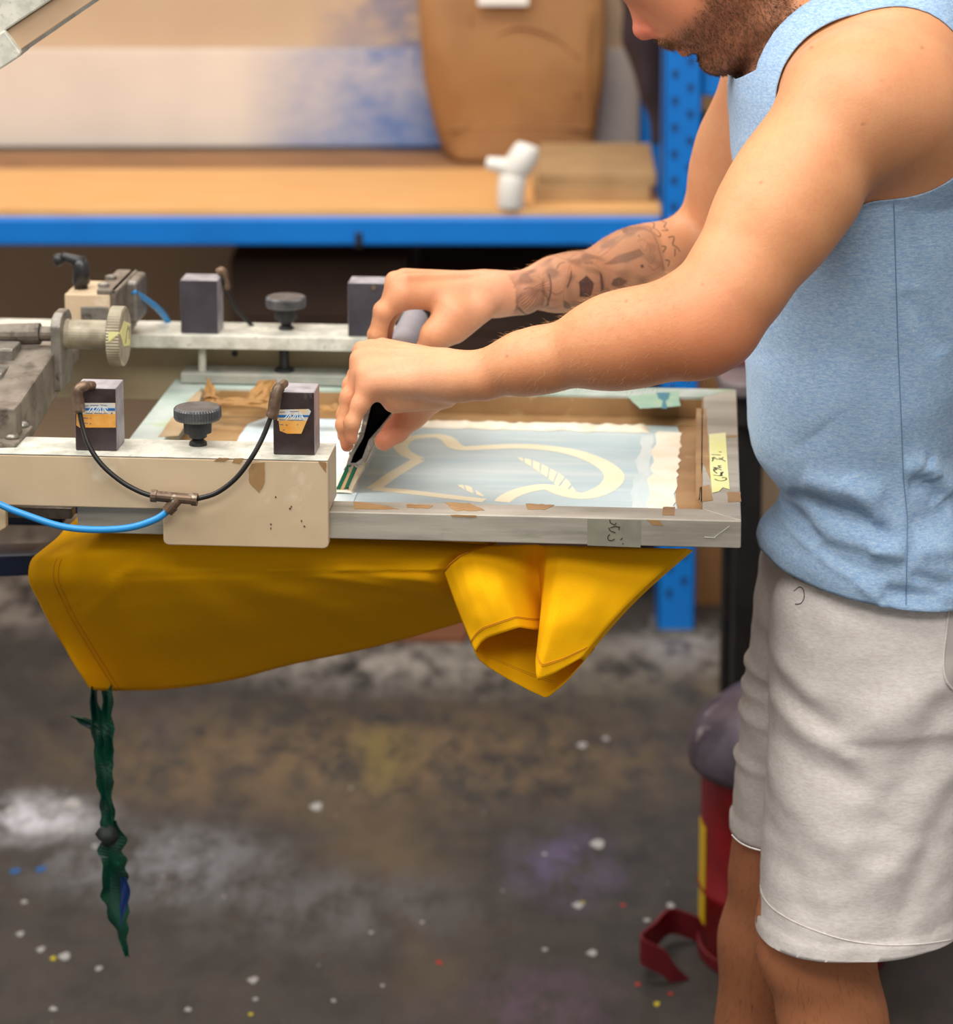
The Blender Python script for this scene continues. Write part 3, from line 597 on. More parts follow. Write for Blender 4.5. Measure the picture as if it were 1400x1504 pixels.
pr(MB().tube([lv(119, 425), lv(119, 417), lv(119, 416), lv(119, 398), lv(119, 388), lv(118, 379)], [.0082, .0082, .0105, .0105, .010, .006], 18).tube([lv(124, 385), lv(110, 382), lv(95, 377), lv(91, 376)], [.007, .0065, .005, .0045], 14).tube([lv(93, 377), lv(88, 380), lv(82, 383), lv(79, 384)], [.005, .0075, .0078, .004], 14)).build('clamp_lever', M['black'], press, smooth=True)

# ------------------------------------------------------------------ the screen
scr = empty('printing_screen', (0, 0, 0), mtx=PRESS_M); tag(scr, 'aluminium printing screen clamped in the press, pale blue mesh with cream outline design', 'screen')
FW, FD, FH, RW = .684, .557, .029, .040
def rail(pts, name='frame_rail', mt=None): return MB().prism([(a, b, -FH) for a, b in pts], (0, 0, FH)).build(name, mt or M['alu'], scr, bevel=.0012)
g = .0002
rail([(-FW, 0), (0, 0), (-RW, RW), (-FW+RW, RW)]); rail([(0+g*0, 0+g), (0, FD-g), (-RW, FD-RW-g), (-RW, RW+g)])
rail([(-FW, FD), (-FW+RW, FD-RW), (-RW, FD-RW), (0, FD)], mt=M['alu_paint']); rail([(-FW, g), (-FW+RW, RW+g), (-FW+RW, FD-RW-g), (-FW, FD-g)], mt=M['alu_paint'])
MC = -.0262
m = bpy.data.materials.new('emulsion_mesh'); m.use_nodes = True; t = NT(m); b = t.n['Principled BSDF']
v = t.coords((.6, 3, 1)); o_ = t.mix(t.ramp(t.noise(v, 5, 5), .35, .65), lin((186, 208, 214)), lin((204, 220, 222)))
v = t.coords((1, 5, 1), loc=(2, 1, 0)); o_ = t.mix(t.math('MULTIPLY', t.ramp(t.noise(v, 9, 4), .55, .72), .5), o_, lin((164, 198, 214)))
v = t.coords((.5, 6, 1), loc=(5, 3, 0)); o_ = t.mix(t.math('MULTIPLY', t.ramp(t.noise(v, 12, 4), .55, .7), .5), o_, lin((222, 232, 230)))
t.link(o_, b.inputs['Base Color']); b.inputs['Roughness'].default_value = .4
MB().box(-FW+RW-.004, -RW+.004, RW-.004, FD-RW+.004, MC-.0008, MC).build('mesh_fabric', m, scr)
def flat(name, polys, c, th, mt, jagged=0, step=5):
    for p in polys: o = MB().prism([onC(x, y, c) for x, y in (jag(p, jagged, step) if jagged else p)], (0, 0, th)).build(name, mt, scr)
    return o
def cp(b, a): q = LP(a, b, MC); return q
# taped borders and ink films lying on the mesh
def ab(name, pts, c, th, mt): return MB().prism([(a, b, c) for a, b in pts], (0, 0, th)).build(name, mt, scr)
def ragged(a0, b0, a1, b1, n, amp): return [(a0+(a1-a0)*k/n+(random.uniform(-amp, amp) if 0 < k < n else 0), b0+(b1-b0)*k/n+(random.uniform(-amp, amp) if 0 < k < n else 0)) for k in range(n+1)]
ab('border_tape', [(-RW, RW), (-RW, FD-RW)]+ragged(-RW-.030, FD-RW, -RW-.026, RW, 14, .0025), MC, .0003, M['tape_brown'])
ab('border_tape', [(-FW+RW, FD-RW), (-RW, FD-RW), (-RW, FD-RW-.042), (-FW+RW, FD-RW-.042)], MC+.0004, .0003, M['tape_brown'])
ab('border_tape', [(-FW+RW, RW), (-FW+RW, FD-RW-.043)]+ragged(-FW+RW+.09, FD-RW-.043, -FW+RW+.06, RW, 12, .004), MC, .0003, M['tape_brown'])
MB().box(-RW-.0012, -RW, RW, FD-RW, MC+.001, .0004).build('edge_tape', M['tape_brown'], scr)
MB().box(-FW+RW, -RW, FD-RW-.0012, FD-RW, MC+.001, -.004).build('edge_tape', M['tape_brown'], scr)
# cream ink pulled to the right end and left along the far side
qa = onC(962, 735, MC)
ab('ink_film', ragged(-RW-.030, RW+.005, -RW-.024, FD-RW-.075, 26, .0026)+[(-RW-.052, FD-RW-.07)]+ragged(-RW-.055, FD-RW-.08, -RW-.06, RW+.005, 16, .003), MC+.0005, .0006, M['ink_cream'])
ab('ink_haze', ragged(-RW-.05, RW+.003, -RW-.058, FD-RW-.085, 20, .004)+ragged(-RW-.070, FD-RW-.09, -RW-.078, RW+.003, 14, .004), MC+.0002, .0001, mat('thin_ink_haze', (222, 230, 228), .45, 0, (206, 222, 224), 16, (3, .6, 1)))
mb = MB(); rows = []
A0 = -.41; A1 = onC(955, 620, MC)[0]; bq = FD-RW-.062
for i, tt in enumerate(np.linspace(0, 1, 90)):
    a = A0+(A1-A0)*tt; w = .011*(1+.5*mnoise.noise(Vector((tt*14, 3, 1))))+.004; hgt = .0045*(1+.8*mnoise.noise(Vector((tt*22, 7, 2)))); e = min(1, tt/.02, (1-tt)/.02)
    off = .004*mnoise.noise(Vector((tt*8, 1, 5)))
    rows.append([np.array([a, bq+off+w*math.cos(an), MC+.0004+hgt*e*math.sin(an)*(1+.3*mnoise.noise(Vector((tt*40, an*2, 3))))]) for an in np.linspace(0, math.pi, 9)])
mb.grid(rows).build('ink_ridge', M['ink_cream'], scr, smooth=True)
L0 = [(onC(x, y, MC)[0], onC(x, y, MC)[1]) for x, y in ((352, 641), (364, 624), (392, 614))]
ab('ink_film', [(-.56, RW+.004)]+L0+[(-.46, FD-RW-.046), (-.412, FD-RW-.046), (-.412, RW+.004)], MC+.0005, .0004, M['ink_white'])
# the open cream outline of the design
def dz(pts): return [onC(540+x/3.5, 600+y/3.5, MC+.0001) for x, y in pts]
for pts, w in (([(30, 412), (130, 340), (215, 290), (262, 262)], .016), ([(262, 262), (205, 235), (172, 205), (178, 178), (220, 152), (300, 143), (370, 142), (415, 160), (445, 190), (490, 205), (600, 200), (760, 194), (900, 201), (1030, 219), (1150, 256), (1230, 300), (1268, 345), (1245, 395), (1170, 437), (1090, 449), (1010, 432), (950, 408), (880, 405), (790, 425), (725, 452), (690, 480)], .0175), ([(30, 412), (200, 427), (400, 452), (600, 474)], .015)):
    lift = globals().get('lift', 0)+.00004
    mb = MB(); p = [q_+np.array([0, 0, lift]) for q_ in dz(pts)]; p = spline(p, 6) if len(pts) > 4 else p
    wl = w if len(pts) < 5 else list(np.interp(np.linspace(0, 1, len(p)), [0, .15, .35, .55, .75, .9, 1], [w*.95, w*.95, w*1.05, w*1.25, w*1.35, w*1.2, w]))
    ribbon(p, wl, (0, 0, 1), .00005, mb); mb.build('design_outline', M['ink_line'], scr)
def stripes(top, bot, n, gap):
    T_ = spline([np.array([*p, 0]) for p in top], 10); B_ = spline([np.array([*p, 0]) for p in bot], 10)
    f = lambda L, s: L[min(int(s*(len(L)-1)), len(L)-1)]
    for k in range(n):
        s0, s1 = k/n+gap/n/2, (k+1)/n-gap/n/2
        q = [f(T_, s0), f(T_, (s0+s1)/2), f(T_, s1), f(B_, s1), f(B_, (s0+s1)/2), f(B_, s0)]
        MB().prism([onC(540+p[0]/3.5, 600+p[1]/3.5, MC+.0003) for p in q], (0, 0, .00005)).build('design_stripe', M['ink_line'], scr)
stripes([(772, 250), (850, 266), (940, 308), (1020, 360), (1075, 432)], [(778, 260), (850, 305), (930, 360), (985, 405), (1070, 440)], 8, .12)
stripes([(462, 392), (520, 398), (605, 452)], [(470, 402), (530, 432), (598, 454)], 3, .2)
# tape scraps, labels and scuffs on the frame
flat('tape_scrap', [[(519, 737), (560, 742), (586, 748), (521, 748)], [(653, 738), (690, 739), (712, 750), (668, 750)], [(772, 740), (815, 742), (800, 749), (775, 748)], [(974, 745), (992, 745), (991, 757), (973, 757)], [(1068, 723), (1088, 723), (1089, 737), (1069, 738)], [(597, 741), (636, 743), (630, 747), (598, 746)]], .0001, .0003, M['tape_brown'], 1.2, 6)
flat('tape_strip', [[(1023, 600), (1037, 600), (1040, 640), (1044, 704), (1032, 680), (1028, 735), (1022, 735)], [(1028, 716), (1042, 712), (1048, 735), (1026, 738)], [(1041, 640), (1083, 639.5), (1083, 642), (1041, 642.5)]], .0001, .0003, M['tape_brown'], .6, 8)
flat('tape_strip', [[(232, 642), (262, 602), (291, 574), (297, 576), (290, 598), (262, 640)]], .0001, .0003, mat('clear_brown_tape', (190, 166, 132), .3, 0, (172, 140, 104), 20), 1, 8)
flat('name_label', [[(1041.5, 638), (1066, 635.6), (1069.5, 690), (1072, 719), (1062, 716), (1056, 722), (1046, 724), (1043, 690)]], .0005, .0003, M['label_yellow'])
mb = MB()
for s_ in ([(505, 1050), (560, 1075), (650, 1080), (715, 1055), (700, 1025), (650, 1018), (645, 1030)], [(480, 975), (560, 985), (640, 990)], [(640, 990), (610, 940), (655, 915), (625, 960), (590, 985)], [(545, 945), (490, 900), (480, 865)], [(500, 890), (520, 870)], [(480, 865), (540, 850), (625, 885)], [(545, 880), (500, 840), (470, 830)], [(505, 835), (630, 840)], [(560, 800), (625, 803)], [(560, 800), (610, 840)],
           [(455, 720), (470, 690), (460, 655), (520, 650)], [(460, 655), (590, 690), (655, 650)], [(580, 660), (640, 690), (695, 722)], [(445, 598), (610, 606)], [(580, 545), (628, 552)]):
    ribbon(spline([onC(1010+x/12.53, 620+y/12.53, .0009) for x, y in s_], 3), .0013, (0, 0, 1), .0002, mb)
mb.build('handwriting', M['marker'], scr)
def front(name, polys, mt, jagged=0):
    for p in polys: o = MB().prism([onB(x, y, -.0001) for x, y in (jag(p, jagged, 4) if jagged else p)], (0, -.0003, 0)).build(name, mt, scr)
    return o
front('grey_tape', [[(863, 762), (941, 764), (941, 804), (863, 801)]], mat('grey_green_tape', (142, 140, 124), .55, 0, (128, 126, 112), 40))
front('tape_scrap', [[(950, 763), (968, 764), (975, 772), (958, 771)], [(662, 756), (700, 757), (700, 760), (664, 759)]], M['tape_brown'], .5)
mb = MB(); gg = lambda x, y: onB(840+x*.1857, 740+y*.1857, -.0005)
for s_ in ([(300, 125), (308, 150), (340, 165), (350, 150)], [(292, 188), (305, 212), (345, 228)], [(305, 190), (345, 178), (375, 185)], [(378, 178), (372, 205)], [(300, 240), (285, 262), (292, 285), (315, 290), (338, 278)], [(385, 285), (400, 270)], [(402, 310), (406, 318)]):
    ribbon(spline([gg(*p) for p in s_], 3), .0011, (0, -1, 0), .0003, mb)
mb.build('painted_mark', mat('mark_brown', (70, 62, 54), .6), scr)
mb = MB(); ribbon([gg(1050, 262), gg(1135, 268)], .001, (0, -1, 0), .0003, mb); ribbon([gg(1130, 262), gg(1180, 225), gg(1250, 175)], .0011, (0, -1, 0), .0003, mb)
mb.build('scratch', M['bar_top'], scr)
# blue-green ink stain on the far rail, crumpled brown paper
flat('ink_stain', [[(964, 577), (984, 577), (982, 586), (978, 588), (980, 600), (972, 600), (974, 588), (967, 585)]], .0001, .0003, mat('teal_ink', (64, 132, 150), .5), .8, 4)
flat('ink_stain', [[(920, 582), (998, 574), (1000, 596), (940, 600)]], .00005, .00004, mat('mint_ink', (150, 190, 172), .5, 0, (170, 200, 170), 40), 1.5, 6)
def crumple(px, w, h, seed, nu=14, nv=6, amp=.006):
    p = [onC(x, y, z) for x, y, z in px]; rows = []
    for j in range(nv):
        tv = j/(nv-1); r = []
        for i in range(nu):
            tu = i/(nu-1); q = (p[0]*(1-tu)+p[1]*tu)*(1-tv)+(p[3]*(1-tu)+p[2]*tu)*tv
            r.append(q+amp*np.array([mnoise.noise(Vector((tu*6+seed, tv*4, 1))), mnoise.noise(Vector((tu*6+seed, tv*4, 7))), abs(mnoise.noise(Vector((tu*7+seed, tv*4, 3))))]))
        rows.append(r)
    return MB().grid(rows)
for pxs, sd in (([(300, 594, .001), (420, 603, .001), (420, 592, .006), (300, 582, .008)], 1), ([(302, 592, .002), (318, 590, .004), (312, 566, .012), (303, 556, .016)], 5), ([(355, 592, .003), (398, 594, .003), (406, 560, .012), (384, 559, .016)], 9), ([(410, 603, .001), (500, 606, .001), (500, 596, .003), (410, 594, .005)], 13)):
    crumple(pxs, 0, 0, sd).build('paper_scrap', M['paper_brown'], scr, solid=.0005)

# ------------------------------------------------------------------ the squeegee
sqe = empty('squeegee', (0, 0, 0), mtx=PRESS_M); tag(sqe, 'hand squeegee with grey grip and layered green blade pulled across the screen', 'squeegee')
b0 = onC(505, 724, MC+.001)[1]; SQL = .33
outer = [(541, 574), (531, 626), (528, 642), (513, 668), (508, 686), (526, 686), (538, 676), (549, 648), (563, 631), (585, 604), (587, 574)]
inner = [(549, 580), (537.5, 627), (533.5, 643), (519, 668), (515, 680), (523, 680), (532, 673), (542, 646), (558, 628), (579, 602), (580, 580)]
O_ = [onB(x, y, b0) for x, y in outer]; I_ = [onB(x, y, b0) for x, y in inner]; far = np.array([0, SQL, 0])
mb = MB().grid([[p+far for p in O_], O_, I_, [p+np.array([0, .06, 0]) for p in I_]], closed=True); n = len(O_)
mb.m = [1 if i >= 2*n else 0 for i in range(3*n)]
mb.f.append([3*n+k for k in range(n)]); mb.m.append(1); mb.f.append(list(range(n))); mb.m.append(0)
mb.build('blade_holder', [M['sq_wall'], M['sq_dark']], sqe)
tc = onB(563, 569, b0); MB().tube([tc+np.array([0, d, 0]) for d in (0, .001, SQL-.001, SQL)], [.0155, .0165, .0165, .0155], 28).build('grip', M['sq_tube'], sqe, smooth=True)
def sq(name, px, mt, db=0, L=SQL): return MB().prism([onB(x, y, b0)+np.array([0, db, 0]) for x, y in px], (0, L-db, 0)).build(name, mt, sqe)
sq('blade_layer', [(493.5, 718), (499.8, 719), (516.5, 683), (509.5, 683)], M['sq_blade_g']); sq('blade_layer', [(499.8, 719), (505.3, 718), (520, 683), (516.5, 683)], M['sq_blade_t']); sq('blade_layer', [(505.3, 718), (511.5, 716), (525, 683), (520, 683)], M['sq_blade_g'])
sq('ink_coat', [(512, 716), (514, 728), (521, 712), (538, 678), (526, 684)], mat('coat_cream', (214, 196, 164), .5, 0, (180, 156, 126), 60), .001)
rows = []
for i, tt in enumerate(np.linspace(0, 1, 40)):
    e = min(1, tt/.04+.4, (1-tt)/.04+.1); cpt = onB(502+6*0, 724, b0)+np.array([0, SQL*tt-.004, 0]); cpt[2] = MC+.0006
    rows.append([cpt+np.array([.0125*math.cos(an)*(1+.2*mnoise.noise(Vector((tt*15, 2, an)))), 0, .0055*e*math.sin(an)]) for an in np.linspace(0, math.pi, 8)])
MB().grid(rows).build('ink_bead', M['ink_cream'], sqe, smooth=True)
mb = MB()
for k in range(26):
    i = random.randint(0, 8); a = O_[i]; bq = O_[i+1]; tt = random.random(); p = a*(1-tt)+bq*tt
    mb.tube([p+np.array([0, -.0006, 0]), p+np.array([random.uniform(-.004, .004), -.0012, random.uniform(-.006, .006)])], [.0009, .0005], 6)
tag(mb.build('dried_ink', mat('dried_ink_grey', (176, 164, 150), .5, 0, (90, 80, 72), 200), sqe), kind='stuff')

# ------------------------------------------------------------------ the yellow shirt on the pallet
m = bpy.data.materials.new('yellow_jersey'); m.use_nodes = True; t = NT(m); b = t.n['Principled BSDF']
v = t.coords(); o_ = t.mix(t.ramp(t.noise(v, 700, 2), .35, .65), lin((255, 196, 0)), lin((255, 186, 0))); t.link(o_, b.inputs['Base Color'])
tr = t.node('ShaderNodeBsdfTranslucent'); t.link(o_, tr.inputs[0]); mx = t.node('ShaderNodeMixShader'); mx.inputs[0].default_value = .2
t.link(b.outputs[0], mx.inputs[1]); t.link(tr.outputs[0], mx.inputs[2]); t.link(mx.outputs[0], t.n['Material Output'].inputs[0]); b.inputs['Roughness'].default_value = .85
b.inputs['Specular IOR Level'].default_value = .2
bn = t.node('ShaderNodeBump'); bn.inputs['Strength'].default_value = .15; bn.inputs['Distance'].default_value = .0005; t.link(t.noise(v, 900, 2), bn.inputs['Height']); t.link(bn.outputs[0], b.inputs['Normal'])
M['yellow'] = m; M['yellow_seam'] = mat('yellow_stitching', (206, 140, 2), .85)
tee = empty('yellow_shirt', (0, 0, 0), mtx=PRESS_M); tag(tee, 'yellow cotton T-shirt loaded on the pallet under the screen, sleeve hanging', 't-shirt')
def resample(pts, n):
    p = np.array([np.asarray(q, float) for q in spline([np.array([*q]) for q in pts], 12)]); d = np.concatenate([[0], np.cumsum(np.linalg.norm(np.diff(p[:, :2], axis=0), axis=1))]); s = np.linspace(0, d[-1], n)
    return np.stack([np.interp(s, d, p[:, k]) for k in range(p.shape[1])], 1)
NU, NV = 90, 44
top = resample([(97, 778, .09), (106, 776, .075), (240, 778, .07), (480, 788, .07), (620, 794, .07), (716, 800, .065)], NU)
bot = resample([(133, 1011, .20), (145, 1014, .22), (185, 1014.5, .26), (250, 1012, .27), (340, 999, .27), (430, 976, .27), (560, 948, .25), (690, 911, .2)], NU)
lef = resample([(97, 778, .09), (84, 792, .06), (60, 810, .045), (45, 824, .04), (42, 852, .045), (55, 880, .07), (72, 914, .10), (104, 966, .15), (133, 1011, .20)], NV)
rig = resample([(716, 800, .065), (690, 812, .05), (655, 840, .05), (665, 856, .07), (675, 872, .1), (690, 911, .2)], NV)
rows = []
for j in range(NV):
    tv = j/(NV-1); r = []
    for i in range(NU):
        tu = i/(NU-1)
        p = (1-tv)*top[i]+tv*bot[i]+(1-tu)*lef[j]+tu*rig[j]-((1-tu)*(1-tv)*top[0]+tu*(1-tv)*top[-1]+(1-tu)*tv*bot[0]+tu*tv*bot[-1])
        x, y, bb = p
        bb += .10*max(0, 1-tu/.13)**2*max(0, 1-tv*1.1)
        env = min(1, tu/.06, (1-tu)/.04)*min(1, tv/.08, (1-tv)/.06); env = max(env, 0)
        f = 0
        for (xa, ya, xb, yb, w, am) in ((400, 838, 690, 880, 9, .010), (500, 838, 680, 862, 7, .008), (330, 850, 600, 930, 16, .010), (600, 842, 690, 905, 12, .008), (430, 846, 680, 892, 7, -.006), (160, 838, 180, 925, 12, .006), (110, 800, 120, 900, 12, -.006), (200, 830, 130, 900, 10, .006), (240, 845, 420, 960, 26, .008)):
            d = np.array([xb-xa, yb-ya]); L = np.linalg.norm(d); d = d/L; s = np.clip(((x-xa)*d[0]+(y-ya)*d[1])/L, 0, 1); dd = math.hypot(x-xa-d[0]*L*s, y-ya-d[1]*L*s)
            f += am*math.exp(-(dd/w)**2)*(.35+.65*math.sin(math.pi*min(1, max(0, s))))
        f += .004*mnoise.noise(Vector((x*.012, y*.02, 3)))
        sy = 836 if x > 190 else 836+(190-x)*.62                   # side seam ridge
        f += .0038*math.exp(-((y-sy)/2.6)**2)-.0022*math.exp(-((y-sy-6)/3)**2)
        r.append(onB(x, y, bb-f*env+.012*env*math.sin(math.pi*min(1, tv*1.2))*-1))
    rows.append(r)
farb = []
for k in range(1, 10):                                             # on under the pallet and up its far side
    tt = k/9; r = []
    for i in range(NU):
        p = rows[-1][i]; e = np.array([max(rows[0][i][0], -.655), .475, -.033]); q = p*(1-tt)+e*tt; q[2] -= .05*math.sin(math.pi*tt)*(p[2] < -.08); q[1] = p[1]+(e[1]-p[1])*math.sin(tt*math.pi/2)
        r.append(q)
    farb.append(r)
topr = []
for k in range(1, 6):
    tt = k/6; topr.append([np.array([max(rows[0][i][0], -.655-.045*tt**3), .475*(1-tt)+rows[0][i][1]*tt, -.0318]) for i in range(NU)])
mb = MB().grid(rows+farb+topr+[rows[0]]); body = mb.build('shirt_body', M['yellow'], tee, smooth=True, solid=.0012)
def seam(pts, r=.0005, name='stitching', par=None, off=-.0008): 
    mb = MB().tube([p+np.array([0, off, 0]) for p in pts], r, 5); o = mb.build(name, M['yellow_seam'], tee, smooth=True); o.parent = par or tee; return o
for iu in (6, 7): seam([rows[j][iu] for j in range(10, NV)], .00035, par=body)
SN = resample([(652, 840, .03), (661, 828, .028), (674, 817, .028), (692, 808, .03), (716, 801, .04), (745, 800, .045), (775, 800, .045), (805, 801, .045), (835, 801, .05), (865, 802, .05), (905, 803, .055), (955, 804, .06), (1012, 806, .065), (1016, 810, .08), (980, 812, .13), (900, 812, .15), (820, 812, .15), (750, 812, .14), (690, 824, .11), (660, 842, .06), (652, 840, .03)], 121)
rim = [(697, 958, .0), (706, 945, -.002), (716, 937, -.006), (740, 929, -.010), (764, 921, -.006), (786, 925, .022), (800, 925, .044), (795, 948, .026), (786, 970, -.004), (787, 990, -.012), (790, 1000, -.014), (815, 989, -.012), (853, 967, -.004), (858, 972, .006), (831, 1003, .018), (803, 1026, .026), (775, 1013, .034), (745, 997, .034), (717, 980, .026), (704, 970, .010), (697, 958, .0)]
rp_ = []
for i in range(len(rim)-1):
    for k in range(6):
        tt = k/6; rp_.append(np.array(rim[i])*(1-tt)+np.array(rim[i+1])*tt)
rp_.append(np.array(rim[-1])); rp_ = np.array(rp_)
rp_ = np.concatenate([rp_[-4:-1], rp_, rp_[1:4]]); rp_ = np.array([(rp_[i-1]+2*rp_[i]+rp_[i+1])/4 for i in range(3, len(rp_)-3)])
tpk = [(652, 840, .03), (661, 828, .028), (674, 817, .028), (692, 808, .03), (716, 801, .04), (755, 800, .05), (785, 800, .055), (795, 801, .05), (805, 801, .042), (825, 801, .04), (850, 802, .045), (920, 804, .055), (1010, 806, .065), (1018, 809, .085), (980, 812, .13), (900, 812, .15), (820, 812, .15), (750, 812, .14), (690, 824, .11), (660, 842, .06), (652, 840, .03)]
tp_ = []
for i in range(len(tpk)-1):
    for k in range(6): tp_.append(np.array(tpk[i])*(1-k/6)+np.array(tpk[i+1])*(k/6))
tp_.append(np.array(tpk[-1])); tp_ = np.array(tp_)
RN = 34; srow = []; ncol = len(rp_)
for j in range(RN):
    tt = j/(RN-1); r = []
    for k in range(ncol):
        p = tp_[k]*(1-tt)+rp_[k]*tt; ck = k/6
        bulge = math.sin(math.pi*tt)
        if ck < 6: p = p+np.array([-3*bulge, -4*bulge, -.012*bulge*math.sin(ck/6*math.pi)])       # near left flap
        win = lambda lo, hi: math.sin(math.pi*min(1, max(0, (ck-lo)/(hi-lo))))**2
        p = p+np.array([0, 0, -.018*bulge*win(7.5, 13)])                                           # right lobe
        p = p+np.array([0, 0, .012*bulge*win(4.8, 8)])                                              # valley between them
        p = p+np.array([-9*bulge*win(10.5, 15), -2*bulge*win(10.5, 15), 0])
        f = 0
        r.append(onB(p[0], p[1], p[2]+f+.0025*mnoise.noise(Vector((p[0]*.03, p[1]*.03, ck*.4)))*bulge))
    srow.append(r)
slv = MB().grid(srow).build('sleeve', M['yellow'], tee, smooth=True, solid=.0011)
for jj in (RN-5,):
    for dd in (0, .45):
        line = [np.array(srow[jj][k])*(1-dd)+np.array(srow[jj+1][k])*dd for k in range(ncol)]
        seam(line[0:36], .00035, par=slv, off=-.0006); seam(line[50:72], .00035, par=slv, off=-.0006); seam(line[76:118], .00035, par=slv, off=-.0018)
seam([srow[0][0], *[onB(*p) for p in ((661, 828, .026), (674, 817, .026), (692, 808, .03))]], .0009, 'armhole_seam', par=slv)

# ------------------------------------------------------------------ green tape strips hanging under the shirt
rg = empty('tape_tail', tuple(P(150, 1010, 3.09))); tag(rg, 'twisted dark green tape tail hanging down under the yellow shirt', 'tape')
ro = np.array(rg.location); TYY = 3.09
def strip(pts, name, mt, wf=1, tw=2.2):
    wf = wf*1.2
    mb = MB(); L = []
    pts_ = spline([np.array([*p]) for p in pts], 8)
    rows = []
    for i, (x, y, w) in enumerate(pts_):
        q = P(x, y, TYY)-ro; ang = tw*mnoise.noise(Vector((y*.012, 1.3, len(pts))))*1.2; ww = w/F*TYY*.5*wf
        jl = 1+.6*mnoise.noise(Vector((y*.05, 3, len(pts)))); jr = 1+.6*mnoise.noise(Vector((y*.05, 9, len(pts))))
        ca, sa = math.cos(ang*.6), math.sin(ang*.6)
        rows.append([q+np.array([-ww*jl*ca, -ww*sa, 0]), q+np.array([-ww*.4, .004*math.sin(y*.05), 0]), q+np.array([ww*.35, -.004*math.cos(y*.06), 0]), q+np.array([ww*jr*ca, ww*sa*.6, 0])])
    return mb.grid(rows).build(name, mt, rg, solid=.0012)
strip([(138, 1006, 7), (139, 1030, 9), (142, 1050, 16), (147, 1090, 20), (151, 1130, 18), (154, 1170, 16), (157, 1205, 18), (158, 1225, 22)], 'long_strip', M['rag_green'])
strip([(158, 1006, 12), (158, 1050, 14), (158, 1110, 15), (157, 1170, 14), (160, 1215, 18)], 'long_strip', M['rag_green'], 1, 1)
strip([(160, 1205, 22), (166, 1240, 34), (168, 1280, 32), (170, 1320, 34), (176, 1350, 26), (179, 1375, 14), (184, 1395, 6), (187, 1406, 3)], 'tail_strip', M['rag_green'], 1, 1.6)
strip([(146, 1075, 14), (138, 1066, 22), (128, 1060, 20), (118, 1054, 12), (106, 1051, 4)], 'torn_flap', M['rag_green'])
mb = MB().lathe([(.002, -.012), (.009, -.008), (.0125, 0), (.01, .008), (.003, .013)], o=P(158, 1226, TYY)-ro, n=16); mb.v = [p*(1)+.005*np.array([mnoise.noise(Vector(p*160)), mnoise.noise(Vector(p*160+5)), mnoise.noise(Vector(p*160+9))]) for p in mb.v]
mb.build('knot', M['rag_knot'], rg, smooth=True)
strip([(181, 1290, 6), (184, 1310, 10), (180, 1340, 8), (178, 1362, 4)], 'blue_edge', mat('blue_tape', (22, 52, 110), .5), 1, .4)
